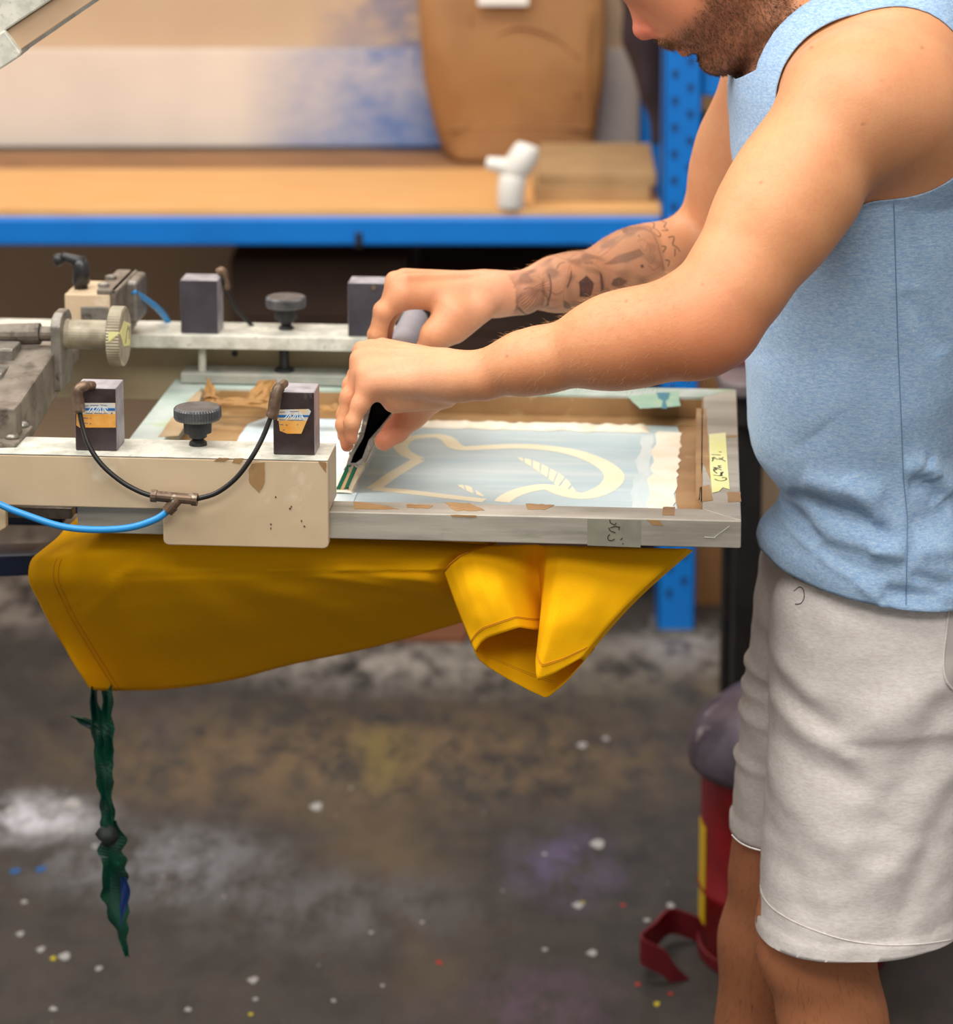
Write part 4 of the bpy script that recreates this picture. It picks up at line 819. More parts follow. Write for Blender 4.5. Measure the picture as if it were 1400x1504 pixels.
# ------------------------------------------------------------------ the person: one smooth surface grown from a distance field
class Field:
    def __init__(s, xs, ys, zs):
        s.ax = [np.asarray(xs, np.float32), np.asarray(ys, np.float32), np.asarray(zs, np.float32)]
        s.d = np.full([len(a) for a in s.ax], 1.0, np.float32)
    def sl(s, lo, hi):
        return tuple(slice(max(0, int(np.searchsorted(a, l))), max(1, int(np.searchsorted(a, h)))) for a, l, h in zip(s.ax, lo, hi))
    def blend(s, fn, lo, hi, k=0.0, cut=False):
        q = s.sl(lo, hi); X = s.ax[0][q[0]][:, None, None]; Y = s.ax[1][q[1]][None, :, None]; Z = s.ax[2][q[2]][None, None, :]
        v = fn(X, Y, Z).astype(np.float32); d = s.d[q]
        if cut:                                                        # carve v out of the body
            v = -v; h = np.clip(.5-.5*(d-v)/k, 0, 1); s.d[q] = d+(v-d)*h+k*h*(1-h)
        elif k > 0:
            h = np.clip(.5+.5*(d-v)/k, 0, 1); s.d[q] = d+(v-d)*h-k*h*(1-h)
        else: s.d[q] = np.minimum(d, v)
    def copy_min(s, o): s.d = np.minimum(s.d, o.d)
    def mesh(s):
        d = s.d; n = d.shape; sg = d < 0
        c = np.zeros([k-1 for k in n], np.int8)
        for i in (0, 1):
            for j in (0, 1):
                for k in (0, 1): c += sg[i:n[0]-1+i, j:n[1]-1+j, k:n[2]-1+k]
        I, J, K = np.nonzero((c > 0) & (c < 8))
        N = len(I); idx = np.full(c.shape, -1, np.int32); idx[I, J, K] = np.arange(N)
        cor = {}
        for i in (0, 1):
            for j in (0, 1):
                for k in (0, 1): cor[i, j, k] = d[I+i, J+j, K+k]
        acc = np.zeros((N, 3)); cnt = np.zeros(N)
        for a in range(3):
            o1, o2 = [x for x in range(3) if x != a]
            for u in (0, 1):
                for w in (0, 1):
                    p = [0, 0, 0]; p[o1] = u; p[o2] = w; q = list(p); q[a] = 1
                    A, B = cor[tuple(p)], cor[tuple(q)]; mk = (A < 0) != (B < 0); t_ = np.where(mk, A/np.where(mk, A-B, 1), 0)
                    pos = np.zeros((N, 3)); pos[:, o1] = u; pos[:, o2] = w; pos[:, a] = t_
                    acc += pos*mk[:, None]; cnt += mk
        f = acc/cnt[:, None]; V = np.zeros((N, 3))
        for a, ii in enumerate((I, J, K)):
            ax = s.ax[a].astype(float); V[:, a] = ax[ii]+(ax[ii+1]-ax[ii])*f[:, a]
        Q = []
        for a in range(3):
            o1, o2 = [x for x in range(3) if x != a]
            s0 = [slice(1, -1)]*3; s0[a] = slice(0, -1); s1 = [slice(1, -1)]*3; s1[a] = slice(1, None)
            A, B = sg[tuple(s0)], sg[tuple(s1)]; e = np.nonzero(A != B); flip = B[e]
            b_ = [e[0]+1, e[1]+1, e[2]+1]; b_[a] = e[a]
            def g(u, w):
                r = [b_[0].copy(), b_[1].copy(), b_[2].copy()]; r[o1] -= u; r[o2] -= w; return idx[r[0], r[1], r[2]]
            q = np.stack([g(1, 1), g(0, 1), g(0, 0), g(1, 0)], 1)
            if a == 1: flip = ~flip
            q[flip] = q[flip][:, ::-1]; Q.append(q)
        return V, np.concatenate(Q)
def smooth_verts(V, Q, it, lam=.5, mu=-.52, mask=None):
    E = np.concatenate([Q[:, [0, 1]], Q[:, [1, 2]], Q[:, [2, 3]], Q[:, [3, 0]]]); n = len(V)
    deg = np.bincount(E.ravel(), minlength=n).astype(float)
    for k in range(it):
        for w in (lam, mu):
            S = np.stack([np.bincount(E[:, 0], V[E[:, 1], a], n)+np.bincount(E[:, 1], V[E[:, 0], a], n) for a in range(3)], 1)/deg[:, None]
            dv = (S-V)*w
            V = V+(dv if mask is None else dv*mask[:, None])
    return V
def vnormals(V, Q):
    n = np.cross(V[Q[:, 2]]-V[Q[:, 0]], V[Q[:, 3]]-V[Q[:, 1]]); N = np.stack([sum(np.bincount(Q[:, i], n[:, a], len(V)) for i in range(4)) for a in range(3)], 1)
    return N/(np.linalg.norm(N, axis=1)[:, None]+1e-12)
def cone(a, b, ra, rb, flat=None):                     # tapered capsule; flat = (direction, factor) squeezes it along a direction
    a = np.asarray(a, float); b = np.asarray(b, float); ab = b-a; L2 = ab@ab+1e-12
    def fn(X, Y, Z):
        px, py, pz = X-a[0], Y-a[1], Z-a[2]; t_ = np.clip((px*ab[0]+py*ab[1]+pz*ab[2])/L2, 0, 1)
        qx, qy, qz = px-t_*ab[0], py-t_*ab[1], pz-t_*ab[2]
        if flat is not None:
            f, s = flat; dd = (qx*f[0]+qy*f[1]+qz*f[2])*(1/s-1); qx, qy, qz = qx+dd*f[0], qy+dd*f[1], qz+dd*f[2]
        return np.sqrt(qx*qx+qy*qy+qz*qz)-(ra+(rb-ra)*t_)
    r = max(ra, rb)*(1 if flat is None else max(1, flat[1]))+.07
    return fn, np.minimum(a, b)-r, np.maximum(a, b)+r
def ell(c, rad, R=np.eye(3)):                          # ellipsoid with axes = columns of R
    c = np.asarray(c, float); r0 = min(rad)
    def fn(X, Y, Z):
        px, py, pz = X-c[0], Y-c[1], Z-c[2]; s = 0
        for k in range(3): s = s+((px*R[0, k]+py*R[1, k]+pz*R[2, k])/rad[k])**2
        s = np.sqrt(s); g = 0
        return (s-1)*r0*np.where(s > 1, 1.0, 1.0)
    r = max(rad)+.06
    return fn, c-r, c+r
def put(fd, prim, k=0.0, cut=False): fd.blend(prim[0], prim[1], prim[2], k, cut)

# --- skeleton (metres, from the joints' pixels and distances)
MY = 3.04                                              # the man's middle plane
NS = P(1240, 158, 2.855); NE_ = P(1040, 478, 2.76); NW_ = P(676, 553, 2.862)
FS = P(1140, 118, 3.20); FE = P(1046, 378, 3.285); FW_ = P(732, 432, 3.115)
print('arm lengths', np.linalg.norm(NS-NE_), np.linalg.norm(NE_-NW_), np.linalg.norm(FS-FE), np.linalg.norm(FE-FW_))
# torso: stations z, front x, back x, half width, centre y
ST_ = np.array([  # z      front   back   half-width
    [.740, .330, .565, .165], [.800, .320, .565, .172], [.840, .330, .562, .175], [.860, .334, .560, .173], [.880, .342, .556, .169], [.905, .344, .546, .164],
    [.937, .317, .532, .157], [.962, .301, .529, .155], [.985, .298, .530, .156], [1.03, .297, .535, .158], [1.10, .297, .545, .163], [1.17, .290, .552, .170], [1.24, .282, .556, .176],
    [1.31, .274, .555, .180], [1.36, .272, .550, .180], [1.40, .278, .542, .174], [1.43, .294, .532, .160], [1.455, .314, .518, .137], [1.475, .336, .505, .112], [1.49, .358, .490, .086], [1.505, .382, .470, .06], [1.515, .40, .455, .045]])
def tors(z): return [np.interp(z, ST_[:, 0], ST_[:, i]) for i in (1, 2, 3)]
def smooth_tab(z, i):                                   # softened table lookup
    return sum(np.interp(z+o, ST_[:, 0], ST_[:, i])*w for o, w in ((-.018, .25), (0, .5), (.018, .25)))
def torso_fn(inset, ex=2.3):
    def fn(X, Y, Z):
        z = Z.ravel(); f = smooth_tab(z, 1); b_ = smooth_tab(z, 2); w = smooth_tab(z, 3)
        hd = np.maximum((b_-f)/2-inset, .005)[None, None, :]; cx = ((b_+f)/2)[None, None, :]; hw = np.maximum(w-inset, .005)[None, None, :]
        r = ((np.abs(X-cx)/hd)**ex+(np.abs(Y-MY)/hw)**ex)**(1/ex)
        d = (r-1)*np.minimum(hd, hw)
        return np.maximum(d, np.maximum(Z-1.51, .90-Z))
    return fn, np.array([.12, 2.68, .86]), np.array([.70, 3.40, 1.56])
xs = np.concatenate([np.arange(-.15, .27, .0023), np.arange(.27, .63, .0035)]); ys = np.arange(2.66, 3.40, .0024)
zs = np.concatenate([np.arange(.005, .98, .006), np.arange(.98, 1.45, .0022), np.arange(1.45, 1.76, .005)])
fd = Field(xs, ys, zs)
put(fd, torso_fn(.010), .0)
# neck and shoulders
put(fd, cone(P(1290, 55, MY), P(1172, -5, MY-.0), .058, .055), .03)
put(fd, cone(P(1340, 70, MY-.1), P(1250, -5, MY-.02), .06, .05), .04)
put(fd, cone(P(1340, 70, MY+.1), P(1250, -5, MY+.02), .06, .05), .04)
# --- head, pitched down over the work (points given on the profile)
HY = MY-.005
def H(px, py, dy=0): return P(px, py-7, HY+dy)
HD = np.array([.75, 0, -.66]); HD /= np.linalg.norm(HD)      # chin direction
HF = np.array([-.66, 0, -.75]); HF /= np.linalg.norm(HF)     # facing direction
HR = np.array([0, 1., 0]); Rh = np.stack([HF, HR, HD], 1)
put(fd, ell(H(985, -118), (.098, .078, .108), Rh), .0)
put(fd, ell(H(1052, -60), (.095, .076, .09), Rh), .03)
put(fd, ell(H(1017, 8), (.053, .054, .060), Rh), .014)           # cheeks and upper jaw
for sy in (-1, 1):
    put(fd, cone(H(1128, 38, sy*.050), H(1060, 88, sy*.014), .020, .016), .020)     # jaw line
    put(fd, cone(H(1130, 20, sy*.052), H(1110, -60, sy*.062), .018, .016), .02)
    put(fd, cone(H(1010, 8, sy*.040), H(960, -25, sy*.040), .022, .022), .02)       # cheekbone
    put(fd, ell(H(1018, -52, sy*.078), (.020, .009, .032), Rh), .006)               # ear
    put(fd, cone(H(962, 54, sy*.011), H(957, 50, sy*.012), .0076, .0070), .004)     # nostril wing
    put(fd, cone(H(925, -52, sy*.012), H(950, -78, sy*.052), .010, .010), .012)     # brow
    put(fd, ell(H(946, -36, sy*.034), (.012, .014, .012), Rh), .006)                # closed lids, looking down
put(fd, cone(H(1104, 56), H(1064, 84), .034, .018), .016)                              # under the chin
put(fd, cone(H(1048, 95, -.006), H(1048, 95, .006), .0125, .0125), .010)             # chin
put(fd, cone(H(932, -28), H(946, 44), .0090, .0112), .008)                            # nose bridge
put(fd, cone(H(945, 51), H(946, 52), .0108, .0105), .005)                             # nose tip
put(fd, cone(H(956, 57, 0), H(966, 54, 0), .0050, .005), .003)
put(fd, cone(H(985, 60, -.02), H(985, 60, .02), .0088, .0088), .007)                 # moustache ridge
for sy in (-1, 1):
    put(fd, cone(H(996, 70, 0), H(1013, 62, sy*.022), .0062, .0045), .004)          # upper lip
    put(fd, cone(H(1006, 80, 0), H(1017, 69, sy*.022), .0066, .0045), .004)         # lower lip
    put(fd, cone(H(999, 77, 0), H(1013, 67, sy*.02), .0012, .0012), .002, True)     # mouth line
    put(fd, cone(H(960, 57, sy*.0075), H(966, 46, sy*.007), .0036, .003), .002, True) # nostril
put(fd, cone(H(1020, 92, -.014), H(1020, 92, .014), .0035, .0035), .006, True)       # crease under the lip
# --- arms
arms = Field(xs, ys, zs)
def dirn(a, b): v = np.asarray(b, float)-np.asarray(a, float); return v/np.linalg.norm(v)
def pt(a, b, t_, off=(0, 0, 0)): return np.asarray(a)*(1-t_)+np.asarray(b)*t_+np.asarray(off)
def arm(S, E, Wr, g, out):
    A = dirn(S, E); B = dirn(E, Wr); n_arm = np.cross(A, B); n_arm /= np.linalg.norm(n_arm)+1e-9
    up = np.array([0, 0, 1.])
    put(arms, cone(S, pt(S, E, .5), .0640*g, .0560*g), 0)
    put(arms, cone(pt(S, E, .35), pt(S, E, .9), .0560*g, .0440*g), .03)
    put(arms, cone(pt(S, E, .42, -.012*np.array([1, 0, 0])), pt(S, E, .70, -.010*np.array([1, 0, 0])), .040*g, .034*g), .03)     # biceps
    put(arms, cone(pt(S, E, .40, .020*np.array([1, 0, -.2])), pt(S, E, .75, .012*np.array([1, 0, -.2])), .038*g, .032*g), .03)   # triceps
    put(arms, cone(pt(S, E, .85), pt(E, Wr, .08), .043*g, .042*g), .03)
    put(arms, cone(pt(E, Wr, -.04, (.006, 0, -.012)), pt(E, Wr, .02, (0, 0, -.012)), .026*g, .028*g), .025)                    # elbow point
    put(arms, cone(pt(E, Wr, .05), pt(E, Wr, .35, (0, 0, .004)), .0450*g, .0445*g), .025)
    put(arms, cone(pt(E, Wr, .3), pt(E, Wr, .72), .0400*g, .0300*g), .03)
    put(arms, cone(pt(E, Wr, .1, .014*up), pt(E, Wr, .45, .006*up), .030*g, .026*g), .03)                                       # brachioradialis
    put(arms, cone(pt(E, Wr, .68), Wr, .0290*g, .0255*g, (up, .86)), .03)
def hand(Wr, mcp, fingers, thumb, palm_r, tr, k=.014, extra=()):
    ctr = np.mean([np.asarray(q) for q in mcp], axis=0)
    pal = Field(xs, ys, zs) if False else None
    lo = np.min([np.min(np.asarray(f), axis=0) for f in fingers]+[np.min(np.asarray(thumb), axis=0), Wr], axis=0)-.05
    hi = np.max([np.max(np.asarray(f), axis=0) for f in fingers]+[np.max(np.asarray(thumb), axis=0), Wr], axis=0)+.05
    q = arms.sl(lo, hi); sub = Field(arms.ax[0][q[0]], arms.ax[1][q[1]], arms.ax[2][q[2]])
    for i, m_ in enumerate(mcp):
        put(sub, cone(pt(Wr, ctr, .1)+.35*(m_-ctr), m_, palm_r*1.05, palm_r*(.90 if i else .95)), .012)
    put(sub, cone(pt(Wr, ctr, -.25), pt(Wr, ctr, .12), .0245, .0235, (np.array([0, 0, 1.]), .9)), .02)
    put(sub, cone(thumb[0], thumb[1], tr*1.55, tr*1.15), .016)
    for a_, b2, ra_, rb_ in extra: put(sub, cone(a_, b2, ra_, rb_), .014)
    for m_ in mcp: put(sub, ell(np.asarray(m_)+np.array([-.0065, 0, .0098]), (.0100, .0092, .0100)), .005)
    for i, m_ in enumerate(mcp):                                           # tendons over the back of the hand
        m2 = np.asarray(m_)+np.array([.004, 0, palm_r*.98]); w2 = pt(Wr, ctr, .15)+.2*(np.asarray(m_)-ctr)+np.array([0, 0, .0205])
        put(sub, cone(w2, m2, .0040, .0060), .006)
    base = sub.d.copy(); res = base.copy()
    for i, f in enumerate(fingers+[thumb[1:]]):
        one = Field(sub.ax[0], sub.ax[1], sub.ax[2]); rr = [.0098, .0092, .0084, .0070] if i < len(fingers) else [tr*1.1, tr, tr*.82]
        if i == len(fingers)-1 or i == 0 and False: rr = [.0092, .0086, .0078, .0064]
        for j in range(len(f)-1):
            put(one, cone(f[j], f[j+1], rr[j], rr[j+1]), .004)
            if j > 0: put(one, cone(f[j], pt(f[j], f[j+1], .06), rr[j]*1.06, rr[j]*1.02), .004)           # knuckle
        h = np.clip(.5+.5*(base-one.d)/k, 0, 1); b2 = base+(one.d-base)*h-k*h*(1-h)
        res = np.minimum(res, b2)
    d = arms.d[q]; kk = .012; h = np.clip(.5+.5*(d-res)/kk, 0, 1); arms.d[q] = d+(res-d)*h-kk*h*(1-h)
arm(NS, NE_, NW_, 1.0, -1); arm(FS, FE, FW_, .96, 1)
# near hand: little finger nearest, thumb beyond the squeegee
yb = P(540, 570, 1)[1]
nm = [P(556, 526, 2.952), P(541, 528, 2.932), P(537, 540, 2.912), P(546, 562, 2.893)]         # index .. little
nf = [[nm[0], P(524, 552, 2.962), P(511, 588, 2.958), P(509, 612, 2.952)],
      [nm[1], P(517, 566, 2.935), P(507, 610, 2.930), P(505, 640, 2.925)],
      [nm[2], P(514, 582, 2.908), P(506, 624, 2.905), P(510, 654, 2.903)],
      [nm[3], P(529, 594, 2.885), P(517, 622, 2.880), P(516, 645, 2.880)]]
nt = [P(640, 575, 2.925), P(606, 606, 2.945), P(582, 632, 2.940), P(564, 648, 2.932)]
hand(NW_, nm, nf, nt, .0165, .0125, extra=((P(652, 578, 2.885), P(580, 588, 2.893), .016, .0135), (P(650, 570, 2.91), P(600, 580, 2.925), .018, .015)))
# far hand: index and thumb nearest
fm = [P(592, 432, 3.065), P(588, 424, 3.092), P(592, 424, 3.118), P(600, 430, 3.140)]
ff = [[fm[0], P(565, 458, 3.060), P(556, 492, 3.062), P(560, 512, 3.066)],
      [fm[1], P(562, 456, 3.092), P(552, 492, 3.096), P(556, 516, 3.098)],
      [fm[2], P(566, 456, 3.120), P(556, 490, 3.124), P(560, 512, 3.125)],
      [fm[3], P(576, 458, 3.142), P(566, 486, 3.146), P(568, 504, 3.146)]]
ft = [P(668, 462, 3.065), P(640, 492, 3.055), P(628, 516, 3.060), P(618, 536, 3.066)]
hand(FW_, fm, ff, ft, .0175, .0125, extra=((P(706, 452, 3.08), P(668, 484, 3.065), .0165, .0155),))
# legs (mostly under the shorts)
LN = [np.array([.440, 2.972, .84]), np.array([P(1207, 1440, 2.95)[0]-.016, 2.955, .44]), np.array([.455, 2.96, .085])]
LF = [np.array([.440, 3.115, .84]), np.array([P(1150, 1350, 3.13)[0], 3.125, .46]), np.array([.300, 3.14, .085])]
for hip, kn, an in (LN, LF):
    put(fd, cone(hip, pt(hip, kn, .8), .070, .060), .04); put(fd, cone(pt(hip, kn, .7), pt(kn, an, .08), .062, .056), .03)
    put(fd, cone(kn+np.array([-.016, 0, .012]), kn+np.array([-.016, 0, -.02]), .040, .036), .02)
    put(fd, cone(pt(kn, an, .06), pt(kn, an, .3), .052, .053), .02); put(fd, cone(pt(kn, an, .12, (.022, 0, 0)), pt(kn, an, .4, (.016, 0, 0)), .038, .036), .03)
    put(fd, cone(pt(kn, an, .3), an, .050, .036), .03)
    put(fd, cone(an, an+np.array([-.09, 0, -.045]), .036, .026), .02)
put(fd, ell((.445, MY, .86), (.085, .125, .10)), .03)
# shoulder girdle joins the arms to the body
kk = .05; h = np.clip(.5+.5*(fd.d-arms.d)/kk, 0, 1); z_ok = (zs > 1.2)[None, None, :]&(xs > .22)[:, None, None]
mixd = fd.d+(arms.d-fd.d)*h-kk*h*(1-h); hard = np.minimum(fd.d, arms.d)
fd.d = np.where(z_ok, mixd, hard).astype(np.float32); del mixd, hard, h
put(fd, cone(NS+np.array([.06, .012, .0]), NS+np.array([.085, .05, -.03]), .062, .066), .05)
put(fd, cone(NS+np.array([.02, .0, .012]), NS+np.array([.05, .02, .012]), .058, .056), .04)
BV, BQ = fd.mesh(); print('body', len(BV), len(BQ))
BV = smooth_verts(BV, BQ, 3)
BN = vnormals(BV, BQ)
# --- colour per vertex: skin tone, redness, shade painted on the face, beard shadow, tattoo ink
def seg_t(V, a, b):
    ab = np.asarray(b)-np.asarray(a); t_ = (V-np.asarray(a))@ab/(ab@ab); c = np.clip(t_, 0, 1); return t_, np.linalg.norm(V-np.asarray(a)-c[:, None]*ab, axis=1)
def gs(V, p, r): return np.exp(-(np.linalg.norm(V-np.asarray(p), axis=1)/r)**2)
# refine the tattooed forearm so that the ink can be drawn finely
A0, A1 = FE, FW_
def near_tattoo(V):
    t_, d = seg_t(V, A0, A1); return (t_ > -.15) & (t_ < .98) & (d < .075) & (V[:, 2] > 1.0)
def split(V, Q, N, sel):                                # every chosen quad into four; neighbours keep straight edges
    E = np.concatenate([Q[sel][:, [i, (i+1) % 4]] for i in range(4)]); Es = np.sort(E, 1); U, inv = np.unique(Es, axis=0, return_inverse=True); inv = inv.reshape(4, -1)
    nm_ = len(V)+np.arange(len(U)); ncn = len(V)+len(U)+np.arange(sel.sum())
    V2 = np.concatenate([V, (V[U[:, 0]]+V[U[:, 1]])/2, V[Q[sel]].mean(1)])
    q = Q[sel]; m0, m1, m2, m3 = (nm_[inv[i]] for i in range(4))
    new = np.concatenate([np.stack([q[:, 0], m0, ncn, m3], 1), np.stack([m0, q[:, 1], m1, ncn], 1), np.stack([ncn, m1, q[:, 2], m2], 1), np.stack([m3, ncn, m2, q[:, 3]], 1)])
    return V2, np.concatenate([Q[~sel], new])
for _ in range(2):
    sel = near_tattoo(BV)[BQ].all(1)&((BN if len(BN) == len(BV) else vnormals(BV, BQ))[BQ][:, :, 1].mean(1) < .35)
    BV, BQ = split(BV, BQ, BN, sel)
BN = vnormals(BV, BQ)
def skin(c): return np.array(lin(c)[:3])
nz = np.array([mnoise.noise(Vector(v*26)) for v in BV])
SK0, SK1 = skin((220, 158, 114)), skin((206, 134, 92))
CLR = SK0[None]*(1-(.5+.5*nz)[:, None]*.5)+SK1[None]*(.5+.5*nz)[:, None]*.5
def tint(w, c): 
    global CLR
    w = np.clip(w, 0, 1)[:, None]; CLR = CLR*(1-w)+skin(c)[None]*w
tE, dE = seg_t(BV, NE_, NW_)
tint(.75*gs(BV, NE_+np.array([.0, -.0, -.03]), .075), (206, 112, 72))
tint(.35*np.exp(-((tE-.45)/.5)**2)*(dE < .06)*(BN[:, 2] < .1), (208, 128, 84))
tint(.5*gs(BV, NS+np.array([-.05, -.04, -.10]), .09), (236, 166, 112))
for q in nm+fm: tint(.45*gs(BV, q, .017), (220, 136, 108))
for f in nf+ff: tint(.45*gs(BV, f[-1], .012), (214, 122, 98)); tint(.3*gs(BV, f[1], .012), (218, 138, 110))
tint(.5*gs(BV, nt[-1], .03)+.4*gs(BV, nt[-2], .03), (212, 128, 100))
tint(.6*gs(BV, FW_, .08), (226, 164, 132)); tint(.5*gs(BV, NW_+np.array([-.05, 0, 0]), .06), (226, 174, 140))
hm = (BV[:, 2] > 1.33) & (BV[:, 0] < .36) & (np.abs(BV[:, 1]-HY) < .11) & (BV[:, 0] > .12)
w_head = hm*np.clip((1.0-seg_t(BV, H(1160, 60), H(1240, 20))[1]/.02), 0, 1)
tint(hm*.8*np.clip((.34-BV[:, 0])/.05, 0, 1), (200, 130, 96))  # face tinted redder and darker, its downturned shade put into the colour
tint(.8*gs(BV, H(945, 46), .020), (212, 112, 96)); tint(.5*gs(BV, H(958, 48, -.012), .012), (196, 100, 84))
for sy in (-1, 1): tint(1.0*np.exp(-(seg_t(BV, H(997, 74), H(1013, 66, sy*.018))[1]/.0062)**2)*hm, (176, 92, 88))
# beard area, in head axes
hv = BV-H(966, 54); hd_ = hv@HD; hf_ = hv@HF; ha = np.abs(BV[:, 1]-HY)
def sst(x, a, b): t_ = np.clip((x-a)/(b-a), 0, 1); return t_*t_*(3-2*t_)
cheek = sst(hd_, .000, .022)*1.0+sst(-hf_, .05, .075)*sst(hd_, -.035, -.005)
beard = np.clip(cheek, 0, 1)*sst(hd_, .115, .085)*sst(-hf_, .130, .112)
stash = sst(hd_, .001, .006)*sst(.026-hd_, 0, .01)*sst(.036-ha, 0, .012)
lips = np.zeros(len(BV))
for sy in (-1, 1): lips = np.maximum(lips, np.exp(-(seg_t(BV, H(998, 76), H(1012, 67, sy*.016))[1]/.0115)**4))
beard = np.clip(np.maximum(beard, stash)*(1-lips), 0, 1)*hm
tint(.6*beard, (118, 84, 62))
kneen = np.maximum(gs(BV, LN[1]+np.array([-.05, 0, .01]), .05), gs(BV, LF[1]+np.array([-.05, 0, .01]), .05)); legm = BV[:, 2] < .75
tint(legm*.75, (178, 112, 74)); tint(.5*kneen, (196, 118, 86))
# moles
for px, py, Y in ((1192, 70, 2.8), (1268, 182, 2.79), (1355, 70, 2.8), (1296, 118, 2.79), (1118, 268, 2.78), (1032, 418, 2.75), (745, 523, 2.8), (920, 442, 2.76)):
    d_ = ray(px, py); dd = BV-EYE; tt = dd@d_/(d_@d_); ds = np.linalg.norm(dd-tt[:, None]*d_, axis=1); ok_ = (ds < .003) & (BN@d_ < 0) & (BV[:, 1] < 2.9); tint(.6*ok_*np.exp(-(ds/.0015)**2), (120, 72, 50))
# tattoo: strokes drawn in the forearm's own frame (t along, s around) -- laid out from the pixels of the visible side
def ink_region():
    t_, d = seg_t(BV, A0, A1); return np.nonzero((t_ > -.16) & (t_ < .99) & (d < .075) & (BN[:, 1] < .45) & (BV[:, 2] > 1.0))[0]
ii = ink_region(); TV = BV[ii]
axd = dirn(A0, A1); upv = np.array([0, 0, 1.])-axd*axd[2]; upv /= np.linalg.norm(upv); sdv = np.cross(axd, upv)
def arm2(V):
    r = V-A0; a = r@axd; u = r@upv; s_ = r@sdv; rad = np.sqrt(u*u+s_*s_)+1e-9
    sgn = 1 if (sdv[1] < 0) else -1
    return a, np.arctan2(u, s_*sgn)*.036                   # arc length around, 0 on the viewer's side
def px2arm(px, py):                                       # where a pixel's ray meets the forearm tube
    d = ray(px, py); best = None
    for Y in np.arange(3.0, 3.34, .002):
        p = EYE+d*(Y/d[1]); t_ = (p-A0)@axd/np.linalg.norm(A1-A0); ds = np.linalg.norm(p-A0-axd*((p-A0)@axd)); rr = np.interp(t_, [-.2, .3, .7, 1], [.042, .042, .031, .026])
        e = ds-rr
        if best is None or e < best[0]: best = (e, p)
        if e < 0: break
    return arm2(best[1][None])
ta, ts = arm2(TV); inkv = np.zeros(len(TV))
def zp(x, y): q = px2arm(700+x/4.375, 300+y/4.375); return np.array([q[0][0], q[1][0]])
def sd_poly(pts):
    d = np.full(len(TV), 9.); inside = np.zeros(len(TV), bool); p = np.array(pts)
    for i in range(len(p)):
        a, b_ = p[i], p[(i+1) % len(p)]; ab = b_-a; w = np.stack([ta-a[0], ts-a[1]], 1); t_ = np.clip(w@ab/(ab@ab+1e-12), 0, 1); d = np.minimum(d, np.linalg.norm(w-t_[:, None]*ab, axis=1))
        c_ = ((a[1] > ts) != (b_[1] > ts)) & (ta < (b_[0]-a[0])*(ts-a[1])/(b_[1]-a[1]+1e-12)+a[0]); inside ^= c_
    return np.where(inside, -d, d)
def sd_line(pts):
    d = np.full(len(TV), 9.); p = np.array(pts)
    for i in range(len(p)-1):
        a, b_ = p[i], p[i+1]; ab = b_-a; w = np.stack([ta-a[0], ts-a[1]], 1); t_ = np.clip(w@ab/(ab@ab+1e-12), 0, 1); d = np.minimum(d, np.linalg.norm(w-t_[:, None]*ab, axis=1))
    return d
def inkfill(pts, amt, soft=.0006):
    global inkv
    d = sd_poly([zp(*q) for q in pts]); inkv = np.maximum(inkv, amt*np.clip(.5-d/(2*soft), 0, 1))
def inkline(pts, w=.0009, amt=.8, soft=.0005):
    global inkv
    d = sd_line(spline([zp(*q) for q in pts], 5) if len(pts) > 2 else [zp(*q) for q in pts]); inkv = np.maximum(inkv, amt*np.clip(.5-(d-w)/(2*soft), 0, 1))
# grey wash over the sleeve area
inkfill([(110, 690), (170, 560), (200, 460), (330, 400), (470, 330), (620, 250), (800, 180), (960, 110), (1030, 190), (1110, 200), (1180, 430), (1000, 540), (700, 690), (400, 720)], .36, .004)
n2 = np.array([mnoise.noise(Vector((a*55, b_*70, 1))) for a, b_ in zip(ta, ts)]); base_w = sd_poly([zp(*q) for q in [(150, 660), (190, 500), (480, 330), (960, 130), (1110, 230), (1170, 430), (700, 690)]]) < 0
inkv = np.maximum(inkv, base_w*np.clip(.36+.75*n2, 0, .66))
for k in range(9): inkline([(215+k*14, 610+k*7), (300+k*16, 560-k*1), (465, 490+k*22)], .0007, .75)
inkline([(205, 600), (240, 640), (330, 690), (440, 670), (470, 600), (465, 450)], .0014, .8)
inkline([(180, 560), (240, 520), (290, 540), (330, 470), (300, 420), (380, 400), (440, 440)], .0020, .35, .0016)
inkfill([(640, 500), (690, 462), (742, 505), (715, 585), (640, 580)], .92)                                # ball: pentagon and panels
inkfill([(560, 530), (595, 415), (600, 480), (572, 540)], .85); inkfill([(780, 430), (805, 450), (815, 545), (790, 560), (785, 500)], .85); inkfill([(545, 600), (585, 620), (610, 660), (550, 650)], .8)
inkfill([(660, 375), (750, 370), (745, 395), (690, 402)], .6, .001)
inkline([(600, 480), (640, 510)], .0006, .6); inkline([(742, 510), (785, 500)], .0006, .6); inkline([(690, 462), (700, 400)], .0006, .6); inkline([(715, 585), (760, 610)], .0006, .6); inkline([(640, 580), (600, 620)], .0006, .6)
inkline([(550, 540), (590, 410), (690, 375), (800, 425), (820, 540), (760, 640), (640, 670), (550, 640), (550, 540)], .0007, .6)
inkfill([(865, 520), (880, 480), (920, 465), (965, 490), (940, 520), (900, 535)], .8); inkfill([(820, 540), (870, 545), (850, 565)], .7)
inkline([(810, 410), (1000, 470), (1120, 440)], .0008, .5); inkline([(1110, 225), (1150, 330), (1175, 420)], .0010, .6); inkline([(770, 350), (930, 260), (1090, 205), (1110, 230)], .0009, .6)
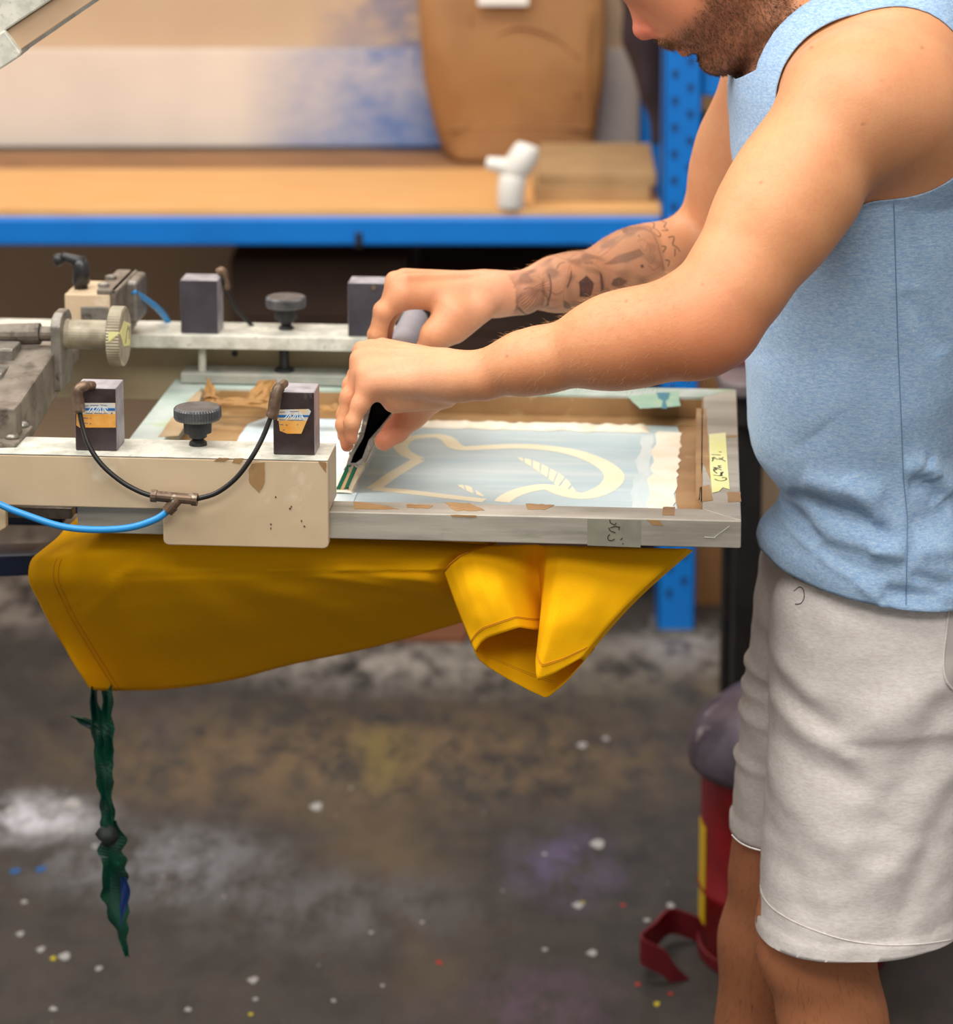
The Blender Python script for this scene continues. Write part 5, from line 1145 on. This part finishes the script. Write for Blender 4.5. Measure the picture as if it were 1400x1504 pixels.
inkfill([(800, 390), (890, 340), (1030, 310), (1060, 350), (960, 385), (880, 390)], .68, .0012); inkfill([(930, 205), (985, 195), (970, 245), (940, 235)], .7); inkfill([(740, 330), (860, 250), (940, 240), (880, 280)], .55, .0015)
inkfill([(1028, 400), (1045, 393), (1052, 412), (1035, 418)], .9); inkfill([(1020, 252), (1036, 250), (1034, 266)], .85)
for pts in ([(1035, 300), (1060, 330), (1080, 290), (1090, 345)], [(1060, 360), (1095, 390), (1120, 350)], [(1080, 400), (1110, 425), (1150, 400)], [(960, 130), (1000, 150), (1040, 190)], [(480, 335), (560, 370), (640, 330)], [(560, 270), (640, 310), (720, 250), (800, 220)], [(300, 345), (400, 345), (500, 330)]): inkline(pts, .0009, .6)
rr = random.Random(4)
for k in range(34):
    x0 = rr.uniform(220, 1080); y0 = 560-(x0-220)*.36+rr.uniform(-110, 90); an_ = rr.uniform(-.9, .3); ln_ = rr.uniform(40, 110); cv = rr.uniform(-25, 25)
    inkline([(x0, y0), (x0+ln_*.5*math.cos(an_)-cv*math.sin(an_), y0+ln_*.5*math.sin(an_)+cv*math.cos(an_)), (x0+ln_*math.cos(an_), y0+ln_*math.sin(an_))], rr.choice((.0005, .0008, .0016)), rr.uniform(.35, .7), .0008)
# script lines on the inner elbow
for pts in ([(1150, 70), (1185, 75), (1170, 110), (1140, 95)], [(1165, 120), (1200, 150), (1220, 150)], [(1185, 135), (1200, 175)], [(1190, 165), (1215, 175), (1195, 200), (1215, 215), (1180, 215)], [(1115, 170), (1140, 180), (1125, 210)], [(1130, 205), (1165, 235), (1150, 255), (1120, 240)], [(1215, 250), (1250, 245), (1235, 285)], [(1235, 290), (1265, 300), (1280, 320)], [(1250, 310), (1245, 345)], [(1165, 300), (1190, 305), (1170, 330)], [(1185, 370), (1210, 375), (1200, 400)]): inkline(pts, .0006, .85)
wv = np.zeros(len(BV)); wv[ii] = inkv*np.clip((.40-BN[ii, 1])/.3, 0, 1); tint(wv, (20, 20, 26))

def big_mesh(name, V, Q, m, parent, color=None, loc=np.zeros(3)):
    me = bpy.data.meshes.new(name); Vl = (V-loc).astype(np.float32); k = Q.shape[1]
    me.vertices.add(len(Vl)); me.vertices.foreach_set('co', Vl.ravel()); me.loops.add(Q.size); me.loops.foreach_set('vertex_index', Q.ravel().astype(np.int32))
    me.polygons.add(len(Q)); me.polygons.foreach_set('loop_start', np.arange(0, Q.size, k, dtype=np.int32)); me.polygons.foreach_set('loop_total', np.full(len(Q), k, np.int32))
    me.update(calc_edges=True); me.validate(); me.polygons.foreach_set('use_smooth', np.ones(len(me.polygons), dtype=bool))
    if color is not None:
        at = me.color_attributes.new('pigment', 'FLOAT_COLOR', 'POINT'); at.data.foreach_set('color', np.concatenate([color, np.ones((len(color), 1))], 1).astype(np.float32).ravel())
    me.materials.append(m); o = bpy.data.objects.new(name, me); COL.objects.link(o)
    if parent is not None: o.parent = parent
    return o
m = bpy.data.materials.new('skin'); m.use_nodes = True; t = NT(m); b = t.n['Principled BSDF']
at = t.node('ShaderNodeAttribute', attribute_name='pigment'); v = t.coords()
o_ = t.mix(t.math('MULTIPLY', t.ramp(t.noise(v, 45, 5, .65), .45, .75), .22), at.outputs['Color'], lin((200, 112, 78)))
t.link(t.mix(t.math('MULTIPLY', t.ramp(t.noise(v, 220, 3), .45, .8), .14), o_, lin((180, 104, 74))), b.inputs['Base Color'])
b.inputs['Roughness'].default_value = .5; b.inputs['Specular IOR Level'].default_value = .4
b.inputs['Subsurface Weight'].default_value = .12; b.inputs['Subsurface Radius'].default_value = (.012, .005, .003); b.inputs['Subsurface Scale'].default_value = .4
bn = t.node('ShaderNodeBump'); bn.inputs['Strength'].default_value = .35; bn.inputs['Distance'].default_value = .0009; t.link(t.noise(v, 420, 4, .6), bn.inputs['Height']); t.link(bn.outputs[0], b.inputs['Normal'])
man = empty('person', (.40, MY, 0)); tag(man, 'bearded person in a sleeveless blue top and pale shorts pulling the squeegee', 'person')
mo_ = np.array([.40, MY, 0])
big_mesh('body', BV, BQ, m, man, CLR, mo_)

# --- hair: beard, moustache, head hair and fine arm hair as tapered strands
def strands(name, pos, nor, flow, length, width, mt, out=.55, jit=.35, bend=.3):
    n = len(pos); d = flow+nor*out+rng.normal(0, jit, (n, 3)); d /= np.linalg.norm(d, axis=1)[:, None]
    L = length*(rng.uniform(.6, 1.2, n))[:, None]; s = np.cross(d, nor+rng.normal(0, .2, (n, 3))); s /= np.linalg.norm(s, axis=1)[:, None]+1e-9; w = s*width/2; u = np.cross(d, s)*width/2
    mid = pos+d*L*.55; tip = pos+d*L+(flow-nor*.4)*L*bend*.4
    V = np.stack([pos-nor*.0008-w, pos-nor*.0008+w, pos-nor*.0008+u*1.4, mid-w*.8, mid+w*.8, mid+u*1.1, tip], 1).reshape(-1, 3); o_ = np.arange(n)[:, None]*7
    T = np.concatenate([o_+np.array(f) for f in ((0, 1, 4), (0, 4, 3), (1, 2, 5), (1, 5, 4), (2, 0, 3), (2, 3, 5), (3, 4, 6), (4, 5, 6), (5, 3, 6))])
    return tag(big_mesh(name, V, T, mt, man, None, mo_), kind='stuff')
ctr = BV[BQ].mean(1); qn = BN[BQ].mean(1); qa_ = np.linalg.norm(np.cross(BV[BQ[:, 2]]-BV[BQ[:, 0]], BV[BQ[:, 3]]-BV[BQ[:, 1]]), axis=1)/2
def sample(wq, n):
    p = wq*qa_; p = p/p.sum(); k = rng.choice(len(ctr), n, p=p); q = BQ[k]; u = rng.random((n, 2)); a = BV[q[:, 0]]*(1-u[:, :1])+BV[q[:, 1]]*u[:, :1]; b_ = BV[q[:, 3]]*(1-u[:, :1])+BV[q[:, 2]]*u[:, :1]
    return a*(1-u[:, 1:])+b_*u[:, 1:], qn[k]/np.linalg.norm(qn[k], axis=1)[:, None], k
HM = mat('beard_brown', (118, 82, 54), .55, 0, (88, 60, 42), 80); HM2 = mat('moustache_brown', (150, 104, 62), .55, 0, (112, 76, 48), 80)
bq_ = beard[BQ].mean(1); sq_ = (stash*(1-lips)*hm)[BQ].mean(1)
p, nn, k = sample(np.clip(bq_, 0, 1)**1.4*(sq_ < .3)+1e-12, 14000); fl = np.tile(HD*.8-HF*.25, (len(p), 1)); fl = fl-nn*(fl*nn).sum(1)[:, None]; strands('beard', p, nn, fl, .0048, .00040, HM)
p, nn, k = sample(sq_**2+1e-12, 1800); fl = np.tile(HD*.7, (len(p), 1))+np.array([[0, 1, 0]])*np.sign(p[:, 1:2]-HY)*.6; fl = fl-nn*(fl*nn).sum(1)[:, None]; strands('moustache', p, nn, fl, .0085, .00045, HM2, .5)
top = (hm & ((hf_ < -.085) | (hd_ < -.13)) & (beard < .1) & (hd_ < .03) & (hf_ > -.25))[BQ].mean(1)
top *= (ctr[:, 2] > 1.47)
p, nn, k = sample(top+1e-12, 9000); fl = np.tile(-HF*.5+HD*.2, (len(p), 1)); fl = fl-nn*(fl*nn).sum(1)[:, None]; strands('head_hair', p, nn, fl, .02, .0006, mat('hair_brown', (70, 48, 34), .5), .5)
t_q, d_q = seg_t(ctr, NE_, NW_); wq = ((t_q > .02) & (t_q < .86) & (d_q < .06) & (ctr[:, 2] > 1.0)&(ctr[:, 1] < 2.99)).astype(float)*(.25+np.clip(qn[:, 2], 0, 1))
p, nn, k = sample(wq+1e-12, 1500); fl = np.tile(dirn(NE_, NW_)*.7+np.array([0, -.2, -.35]), (len(p), 1)); strands('arm_hair', p, nn, fl, .010, .00016, mat('fair_hair', (206, 160, 106), .5), .35, .3)
t_q, d_q = seg_t(ctr, FE, FW_); wq = ((t_q > .1) & (t_q < .9) & (d_q < .06) & (ctr[:, 2] > 1.0) & (ctr[:, 1] > 3.0)).astype(float)*(.15+np.clip(qn[:, 2], 0, 1))
p, nn, k = sample(wq+1e-12, 500); fl = np.tile(dirn(FE, FW_)*.7+np.array([0, -.2, -.3]), (len(p), 1)); strands('arm_hair', p, nn, fl, .009, .00018, MATS['fair_hair'], .35, .3)

lq = (ctr[:, 2] < .5) & (ctr[:, 2] > .2); p, nn, k = sample(lq.astype(float)+1e-12, 2600); fl = np.tile(np.array([.1, 0, -1.]), (len(p), 1)); strands('leg_hair', p, nn, fl, .012, .00022, mat('leg_hair_brown', (96, 62, 42), .6), .4, .3)
# --- clothes
def clip_mesh(V, T, s):                                 # keep s > 0, cutting triangles exactly on s = 0
    V = list(V); s = list(s); cache = {}; out = []
    def cutp(a, b_):
        k = (min(a, b_), max(a, b_))
        if k not in cache:
            f = s[a]/(s[a]-s[b_]); cache[k] = len(V); V.append(V[a]*(1-f)+V[b_]*f); s.append(0)
        return cache[k]
    sv = np.array(s); pos = (sv[T] > 0).sum(1)
    out = [list(q) for q in T[pos == 3]]
    for q in T[(pos > 0) & (pos < 3)]:
        poly = []
        for i in range(3):
            a, b_ = q[i], q[(i+1) % 3]
            if s[a] > 0: poly.append(a)
            if (s[a] > 0) != (s[b_] > 0): poly.append(cutp(a, b_))
        for i in range(1, len(poly)-1): out.append([poly[0], poly[i], poly[i+1]])
    T2 = np.array(out); used = np.unique(T2); mp = np.full(len(V), -1); mp[used] = np.arange(len(used))
    return np.array(V)[used], mp[T2]
def grid_tris(R, N, closed=True):
    i, j = np.meshgrid(np.arange(R-1), np.arange(N if closed else N-1), indexing='ij'); i = i.ravel(); j = j.ravel(); a = i*N+j; b_ = i*N+(j+1) % N; c_ = (i+1)*N+(j+1) % N; d_ = (i+1)*N+j
    return np.concatenate([np.stack([a, b_, c_], 1), np.stack([a, c_, d_], 1)])
def fabric(name, c1, c2, c3, sc, stretch):
    m = bpy.data.materials.new(name); m.use_nodes = True; t = NT(m); b = t.n['Principled BSDF']
    v = t.coords(stretch); o_ = t.mix(t.ramp(t.noise(v, sc, 4, .7), .36, .64), lin(c1), lin(c2)); v2 = t.coords(stretch, loc=(3, 4, 5))
    o_ = t.mix(t.math('MULTIPLY', t.ramp(t.noise(v2, sc*2.2, 3, .6), .56, .68), .6), o_, lin(c3)); t.link(o_, b.inputs['Base Color']); b.inputs['Roughness'].default_value = .9; b.inputs['Specular IOR Level'].default_value = .15
    bn = t.node('ShaderNodeBump'); bn.inputs['Strength'].default_value = .35; bn.inputs['Distance'].default_value = .0007; t.link(t.noise(v, sc*1.6, 4, .7), bn.inputs['Height']); t.link(bn.outputs[0], b.inputs['Normal'])
    b.inputs['Sheen Weight'].default_value = .15
    return m
FB = fabric('heather_blue_jersey', (164, 190, 216), (128, 162, 202), (202, 212, 218), 150, (1, 1, 3.2)); FWH = fabric('heather_oat_fleece', (234, 229, 226), (218, 209, 203), (242, 240, 238), 120, (1, 1, 3.4))
def n3(p, s, o=0): return mnoise.noise(Vector((p[0]*s+o, p[1]*s+o*.7, p[2]*s)))
# top
NA, NZ_ = 200, 190; zz = np.linspace(.838, 1.513, NZ_); an = np.linspace(0, 2*np.pi, NA, endpoint=False)
f_, b_, w_ = smooth_tab(zz, 1), smooth_tab(zz, 2), smooth_tab(zz, 3); ex = 2.3
def fold(x, y, z, a):
    low = np.clip((1.02-z)/.12, 0, 1); f = .0035*n3((x, y, z), 11)+.0015*n3((x, y, z), 26, 2)
    near = max(0, -math.sin(a))
    for (xa, za, xb, zb, w, am) in FOLDS:
        d = np.array([xb-xa, zb-za]); L = math.hypot(*d); d = d/L; s_ = ((x-xa)*d[0]+(z-za)*d[1])/L; sc_ = min(1, max(0, s_)); dd = math.hypot(x-xa-d[0]*L*sc_, z-za-d[1]*L*sc_)
        f += am*(1-(2*sc_-1)**6)*math.exp(-(dd/w)**2)*(near**.5)
    return f+low*.003*n3((x*.6, y*.6, z*2.2), 16, 5)
def xz(px, py, Y=2.89): q = P(px, py, Y); return (q[0], q[2])
FOLDS = [(*xz(*a), *xz(*b2), w, am) for a, b2, w, am in (((1165, 742), (1285, 765), .009, -.012), ((1285, 765), (1300, 795), .008, -.010), ((1170, 775), (1215, 806), .008, -.009), ((1190, 788), (1330, 800), .011, .009), ((1180, 712), (1300, 728), .013, .009), ((1150, 815), (1205, 828), .005, .004), ((1205, 828), (1255, 850), .005, .004), ((1255, 850), (1285, 875), .005, .004), ((1285, 875), (1302, 893), .005, .004), ((1240, 700), (1290, 760), .010, .005), ((1220, 830), (1300, 838), .008, -.004),
    ((1325, 690), (1362, 683), .011, .007), ((1362, 683), (1400, 735), .010, .012), ((1335, 712), (1366, 706), .009, -.006), ((1366, 706), (1385, 740), .008, -.008), ((1330, 770), (1400, 760), .012, -.007), ((1340, 800), (1400, 800), .010, .007), ((1290, 858), (1380, 862), .007, -.008), ((1330, 835), (1400, 850), .008, -.008), ((1275, 800), (1330, 806), .010, .007), ((1300, 880), (1400, 884), .006, .004), ((1325, 300), (1345, 420), .010, -.004), ((1330, 420), (1390, 520), .012, -.004), ((1120, 560), (1200, 640), .03, .004))]
VV = np.zeros((NZ_, NA, 3))
for i, z in enumerate(zz):
    hem = np.clip((.90-z)/.05, 0, 1)
    for j, a in enumerate(an):
        c_, s_ = math.cos(a), math.sin(a); hd2 = (b_[i]-f_[i])/2+.001+.006*hem; hw2 = w_[i]+.001+.008*hem
        x = (b_[i]+f_[i])/2+hd2*math.copysign(abs(c_)**(2/ex), c_); y = MY+hw2*math.copysign(abs(s_)**(2/ex), s_)
        nx, ny = c_/hd2, s_/hw2; nl = math.hypot(nx, ny); f = fold(x, y, z, a)
        VV[i, j] = (x+nx/nl*f, y+ny/nl*f, z+hem*.004*n3((x, y, 0), 9, 3)+(-.010*hem*max(0, c_))+.016*hem*max(0, -c_))
        VV[i, j, 0] -= .012*hem*max(0, -c_)**10
# turned-up front corner of the hem
SV = VV.reshape(-1, 3); STri = grid_tris(NZ_, NA)
ac = P(1290, 152, 2.86); ad = SV-ac
rxa = np.where(ad[:, 0] < 0, .1235, .096)
e1 = (((ad[:, 0]/rxa)**2+((ad[:, 2]-.003)/.1015)**2)**2+(np.abs(SV[:, 1]-2.80)/.125)**4)**.25-1
e2 = (((ad[:, 0]/rxa)**2+((ad[:, 2]-.003)/.1015)**2)**2+(np.abs(SV[:, 1]-3.28)/.125)**4)**.25-1
pA, pB, pC = P(1243, 0, MY-.075), P(1133, 82, MY-.07), P(1068, 118, MY)
nc = np.cross(pB-pA, pC-pA); nc /= np.linalg.norm(nc); nc = nc if nc[2] > 0 else -nc
pl = -np.maximum((SV-pA)@nc, (SV[:, 2]-1.511)); nk = np.where(np.abs(SV[:, 1]-MY) < .085+.25*np.clip(.33-SV[:, 0], 0, .1), pl, 1)
TV_, TT_ = clip_mesh(SV, STri, np.minimum(np.minimum(e1, e2), np.maximum(pl, (np.abs(SV[:, 1]-MY)-.088))))
# keep cloth clear of the skin
from mathutils.bvhtree import BVHTree
bt = BVHTree.FromPolygons([tuple(v) for v in BV], [tuple(int(i) for i in q) for q in BQ[BV[BQ[:, 0], 2] > .7]])
def clear(V, gap, maxd=.03):
    for i in range(len(V)):
        h = bt.find_nearest(Vector(V[i]), maxd)
        if h[0] is not None:
            d = np.array(Vector(V[i])-h[0])@np.array(h[1])
            if d < gap: V[i] = V[i]+np.array(h[1])*(gap-d)
    return V
TV_ = clear(TV_, .0022)
o = big_mesh('sleeveless_top', TV_, TT_, FB, man, None, mo_); sm = o.modifiers.new('thickness', 'SOLIDIFY'); sm.thickness = .0014; sm.offset = -1
def sleeve_line(name, pts, r, mt): 
    mb = MB().tube([np.asarray(p)-mo_ for p in pts], r, 5); x_ = mb.build(name, mt, man, smooth=True); x_.parent = o; return x_
tbt = BVHTree.FromPolygons([tuple(v) for v in TV_], [tuple(int(i) for i in q) for q in TT_])
seamx = []
for py in np.linspace(296, 888, 80):
    h = tbt.ray_cast(Vector(EYE), Vector(ray(np.interp(py, [294, 500, 640, 700, 760, 890], [1313, 1319, 1325, 1327, 1333, 1331]), py)).normalized())
    if h[0] is not None and h[0].y < 2.96: seamx.append(np.array(h[0])+np.array([0, -.0004, 0]))
sleeve_line('side_seam', seamx, .0007, mat('seam_blue', (112, 138, 172), .9))
# shorts: two wide legs joined at the hips
zsS = np.arange(.40, .93, .005); xsS = np.arange(.22, .62, .0045); ysS = np.arange(2.80, 3.28, .0045)
sf = Field(xsS, ysS, zsS)
def leg_tab(cx0, cx1, cy0, cy1, hx0, hx1, hy0, hy1, zt, zb):
    def fn(X, Y, Z):
        tt = np.clip((zt-Z)/(zt-zb), 0, 1.2); cx = cx0+(cx1-cx0)*tt; cy = cy0+(cy1-cy0)*tt; hx = hx0+(hx1-hx0)*tt; hy = hy0+(hy1-hy0)*tt
        r = ((np.abs(X-cx)/hx)**2.2+(np.abs(Y-cy)/hy)**2.2)**(1/2.2); return (r-1)*np.minimum(hx, hy)
    return fn, np.array([.2, 2.78, .38]), np.array([.64, 3.3, .86])
put(sf, leg_tab(.438, P(1113, 1330, 2.955)[0]+.110, 2.968, 2.955, .112, .110, .094, .098, .80, .455), 0)
put(sf, leg_tab(.432, P(1073, 1240, 3.125)[0]+.106, 3.115, 3.125, .112, .106, .088, .088, .80, .49), .022)
def hip(X, Y, Z):
    z = Z.ravel(); f2 = np.interp(z, [.70, .78, .86, .93], [.330, .326, .342, .362])[None, None, :]; b2 = np.interp(z, [.7, .78, .86, .93], [.555, .565, .548, .535])[None, None, :]; w2 = np.interp(z, [.7, .8, .9], [.168, .158, .136])[None, None, :]
    r = ((np.abs(X-(f2+b2)/2)/((b2-f2)/2))**2.3+(np.abs(Y-MY)/w2)**2.3)**(1/2.3); d = (r-1)*.115
    return np.maximum(d, np.maximum(.70-Z, Z-.905))
sf.blend(hip, np.array([.2, 2.78, .66]), np.array([.64, 3.3, .94]), .03)
WV, WQ = sf.mesh(); WV = smooth_verts(WV, WQ, 4); WN = vnormals(WV, WQ); print('shorts', len(WV))
SF = [(*xz(*a, 2.87), *xz(*b2, 2.87), w, am) for a, b2, w, am in (((1135, 1030), (1215, 1075), .014, -.007), ((1150, 1065), (1245, 1110), .012, .006), ((1160, 1120), (1260, 1150), .014, -.005), ((1125, 980), (1190, 1030), .012, .005), ((1150, 860), (1200, 940), .014, -.004), ((1200, 860), (1170, 900), .008, -.004), ((1380, 1010), (1290, 1050), .02, .005), ((1390, 1040), (1300, 1200), .02, -.005), ((1400, 1150), (1290, 1290), .02, .005), ((1370, 1230), (1330, 1340), .014, -.004), ((1140, 1180), (1240, 1240), .02, .004), ((1300, 1250), (1400, 1180), .016, -.004), ((1120, 1200), (1180, 1330), .014, -.004))]
for i in range(len(WV)):
    x, y, z = WV[i]; f = .0028*n3(WV[i], 12)+.0016*n3((x, y, z*1.6), 30, 4)
    nearw = max(0., -WN[i][1])**.5
    for (xa, za, xb, zb, w, am) in SF:
        d = np.array([xb-xa, zb-za]); L = math.hypot(*d); d = d/L; s_ = min(1, max(0, ((x-xa)*d[0]+(z-za)*d[1])/L)); dd = math.hypot(x-xa-d[0]*L*s_, z-za-d[1]*L*s_); f += am*math.exp(-(dd/w)**2)*nearw
    if y > 3.04:
        for zf_ in (.66, .632, .69, .575): f += .005*math.exp(-((z-zf_+.02*(x-.33))/.006)**2)*np.clip((.42-x)/.06, 0, 1)
    f -= .016*min(1, max(0, (z-.815)/.04))
    WV[i] = WV[i]+WN[i]*f
WV = smooth_verts(WV, WQ, 14, .5, 0, np.clip((WV[:, 2]-.785)/.03, 0, 1)); WN = vnormals(WV, WQ)
zh = lambda V: np.where(V[:, 1] < MY, .446+.05*(V[:, 0]-.39), .488)
hemd = WV[:, 2]-zh(WV); WV += WN*(np.where(hemd < .0165, .0024, 0)*np.clip(hemd*0+1, 0, 1))[:, None]
WT = np.concatenate([WQ[:, [0, 1, 2]], WQ[:, [0, 2, 3]]])
WV2, WT2 = clip_mesh(WV, WT, np.minimum(WV[:, 2]-zh(WV), .874-WV[:, 2]))
o = big_mesh('shorts', WV2, WT2, FWH, man, None, mo_); sm = o.modifiers.new('thickness', 'SOLIDIFY'); sm.thickness = .0018; sm.offset = -1
wbt = BVHTree.FromPolygons([tuple(v) for v in WV2], [tuple(int(i) for i in q) for q in WT2])
def oncloth(px, py):
    d = Vector(ray(px, py)); h = wbt.ray_cast(Vector(EYE), d.normalized()); return np.array(h[0]) if h[0] is not None else P(px, py, 2.88)
mb = MB().tube([oncloth(x, y)-mo_+np.array([0, -.0008, 0]) for x, y in spline([np.array(q) for q in ((1166, 868), (1174, 862), (1180, 866), (1181, 878), (1176, 886), (1168, 887))], 5)], .0005, 5); q = mb.build('loose_thread', mat('dark_thread', (60, 50, 48), .8), man); q.parent = o
pk = [oncloth(x, y)-mo_+np.array([0, -.001, 0]) for x, y in spline([np.array(q) for q in ((1393, 897), (1390, 925), (1386, 960), (1386, 985), (1391, 1002), (1399, 1012))], 5)]
mb = MB().tube(pk, .0016, 6); q = mb.build('pocket_edge', FWH, man, smooth=True); q.parent = o
for line in (((1117, 1300), (1122, 1318), (1140, 1338), (1180, 1360), (1240, 1380), (1300, 1388), (1360, 1386), (1420, 1376)), ((1075, 1226), (1085, 1236), (1100, 1244), (1117, 1249))):
    mb = MB().tube([oncloth(x, y)-mo_ for x, y in spline([np.array(q) for q in line], 8)], .0009, 6); q = mb.build('hem_stitching', FWH, man, smooth=True); q.parent = o
rows = []
for x, y in spline([np.array(q) for q in ((1394, 897), (1391, 925), (1387, 960), (1387, 985), (1392, 1002), (1400, 1012))], 4):
    rows.append([oncloth(x+(1425-x)*k/5, y-(10*k/5 if y > 980 else 0))-mo_+np.array([0, -.0007, 0]) for k in range(6)])
q = MB().grid(rows).build('pocket_lining', mat('pocket_grey', (196, 190, 184), .9), man, smooth=True); q.parent = o
# shoes, standing on the floor (below the frame)
for hip_, kn, an_ in (LN, LF):
    rows = []
    for tt in np.linspace(0, 1, 14):
        x = an_[0]+.06-.27*tt; wd_ = np.interp(tt, [0, .1, .4, .75, .93, 1], [.018, .034, .036, .045, .034, .012]); ht = np.interp(tt, [0, .12, .4, .7, .93, 1], [.06, .085, .10, .055, .04, .02])
        rows.append([np.array([x, an_[1]+wd_*math.cos(a), max(.0, .5*ht+.5*ht*math.sin(a))])-mo_ for a in np.linspace(0, 2*np.pi, 20, endpoint=False)])
    mb = MB().grid(rows, closed=True); mb.f += [list(range(20)), [13*20+k for k in range(20)]]; mb.m += [0, 0]
    mb.build('shoe', MATS.get('shoe_grey') or mat('shoe_grey', (70, 70, 74), .7), man, smooth=True)
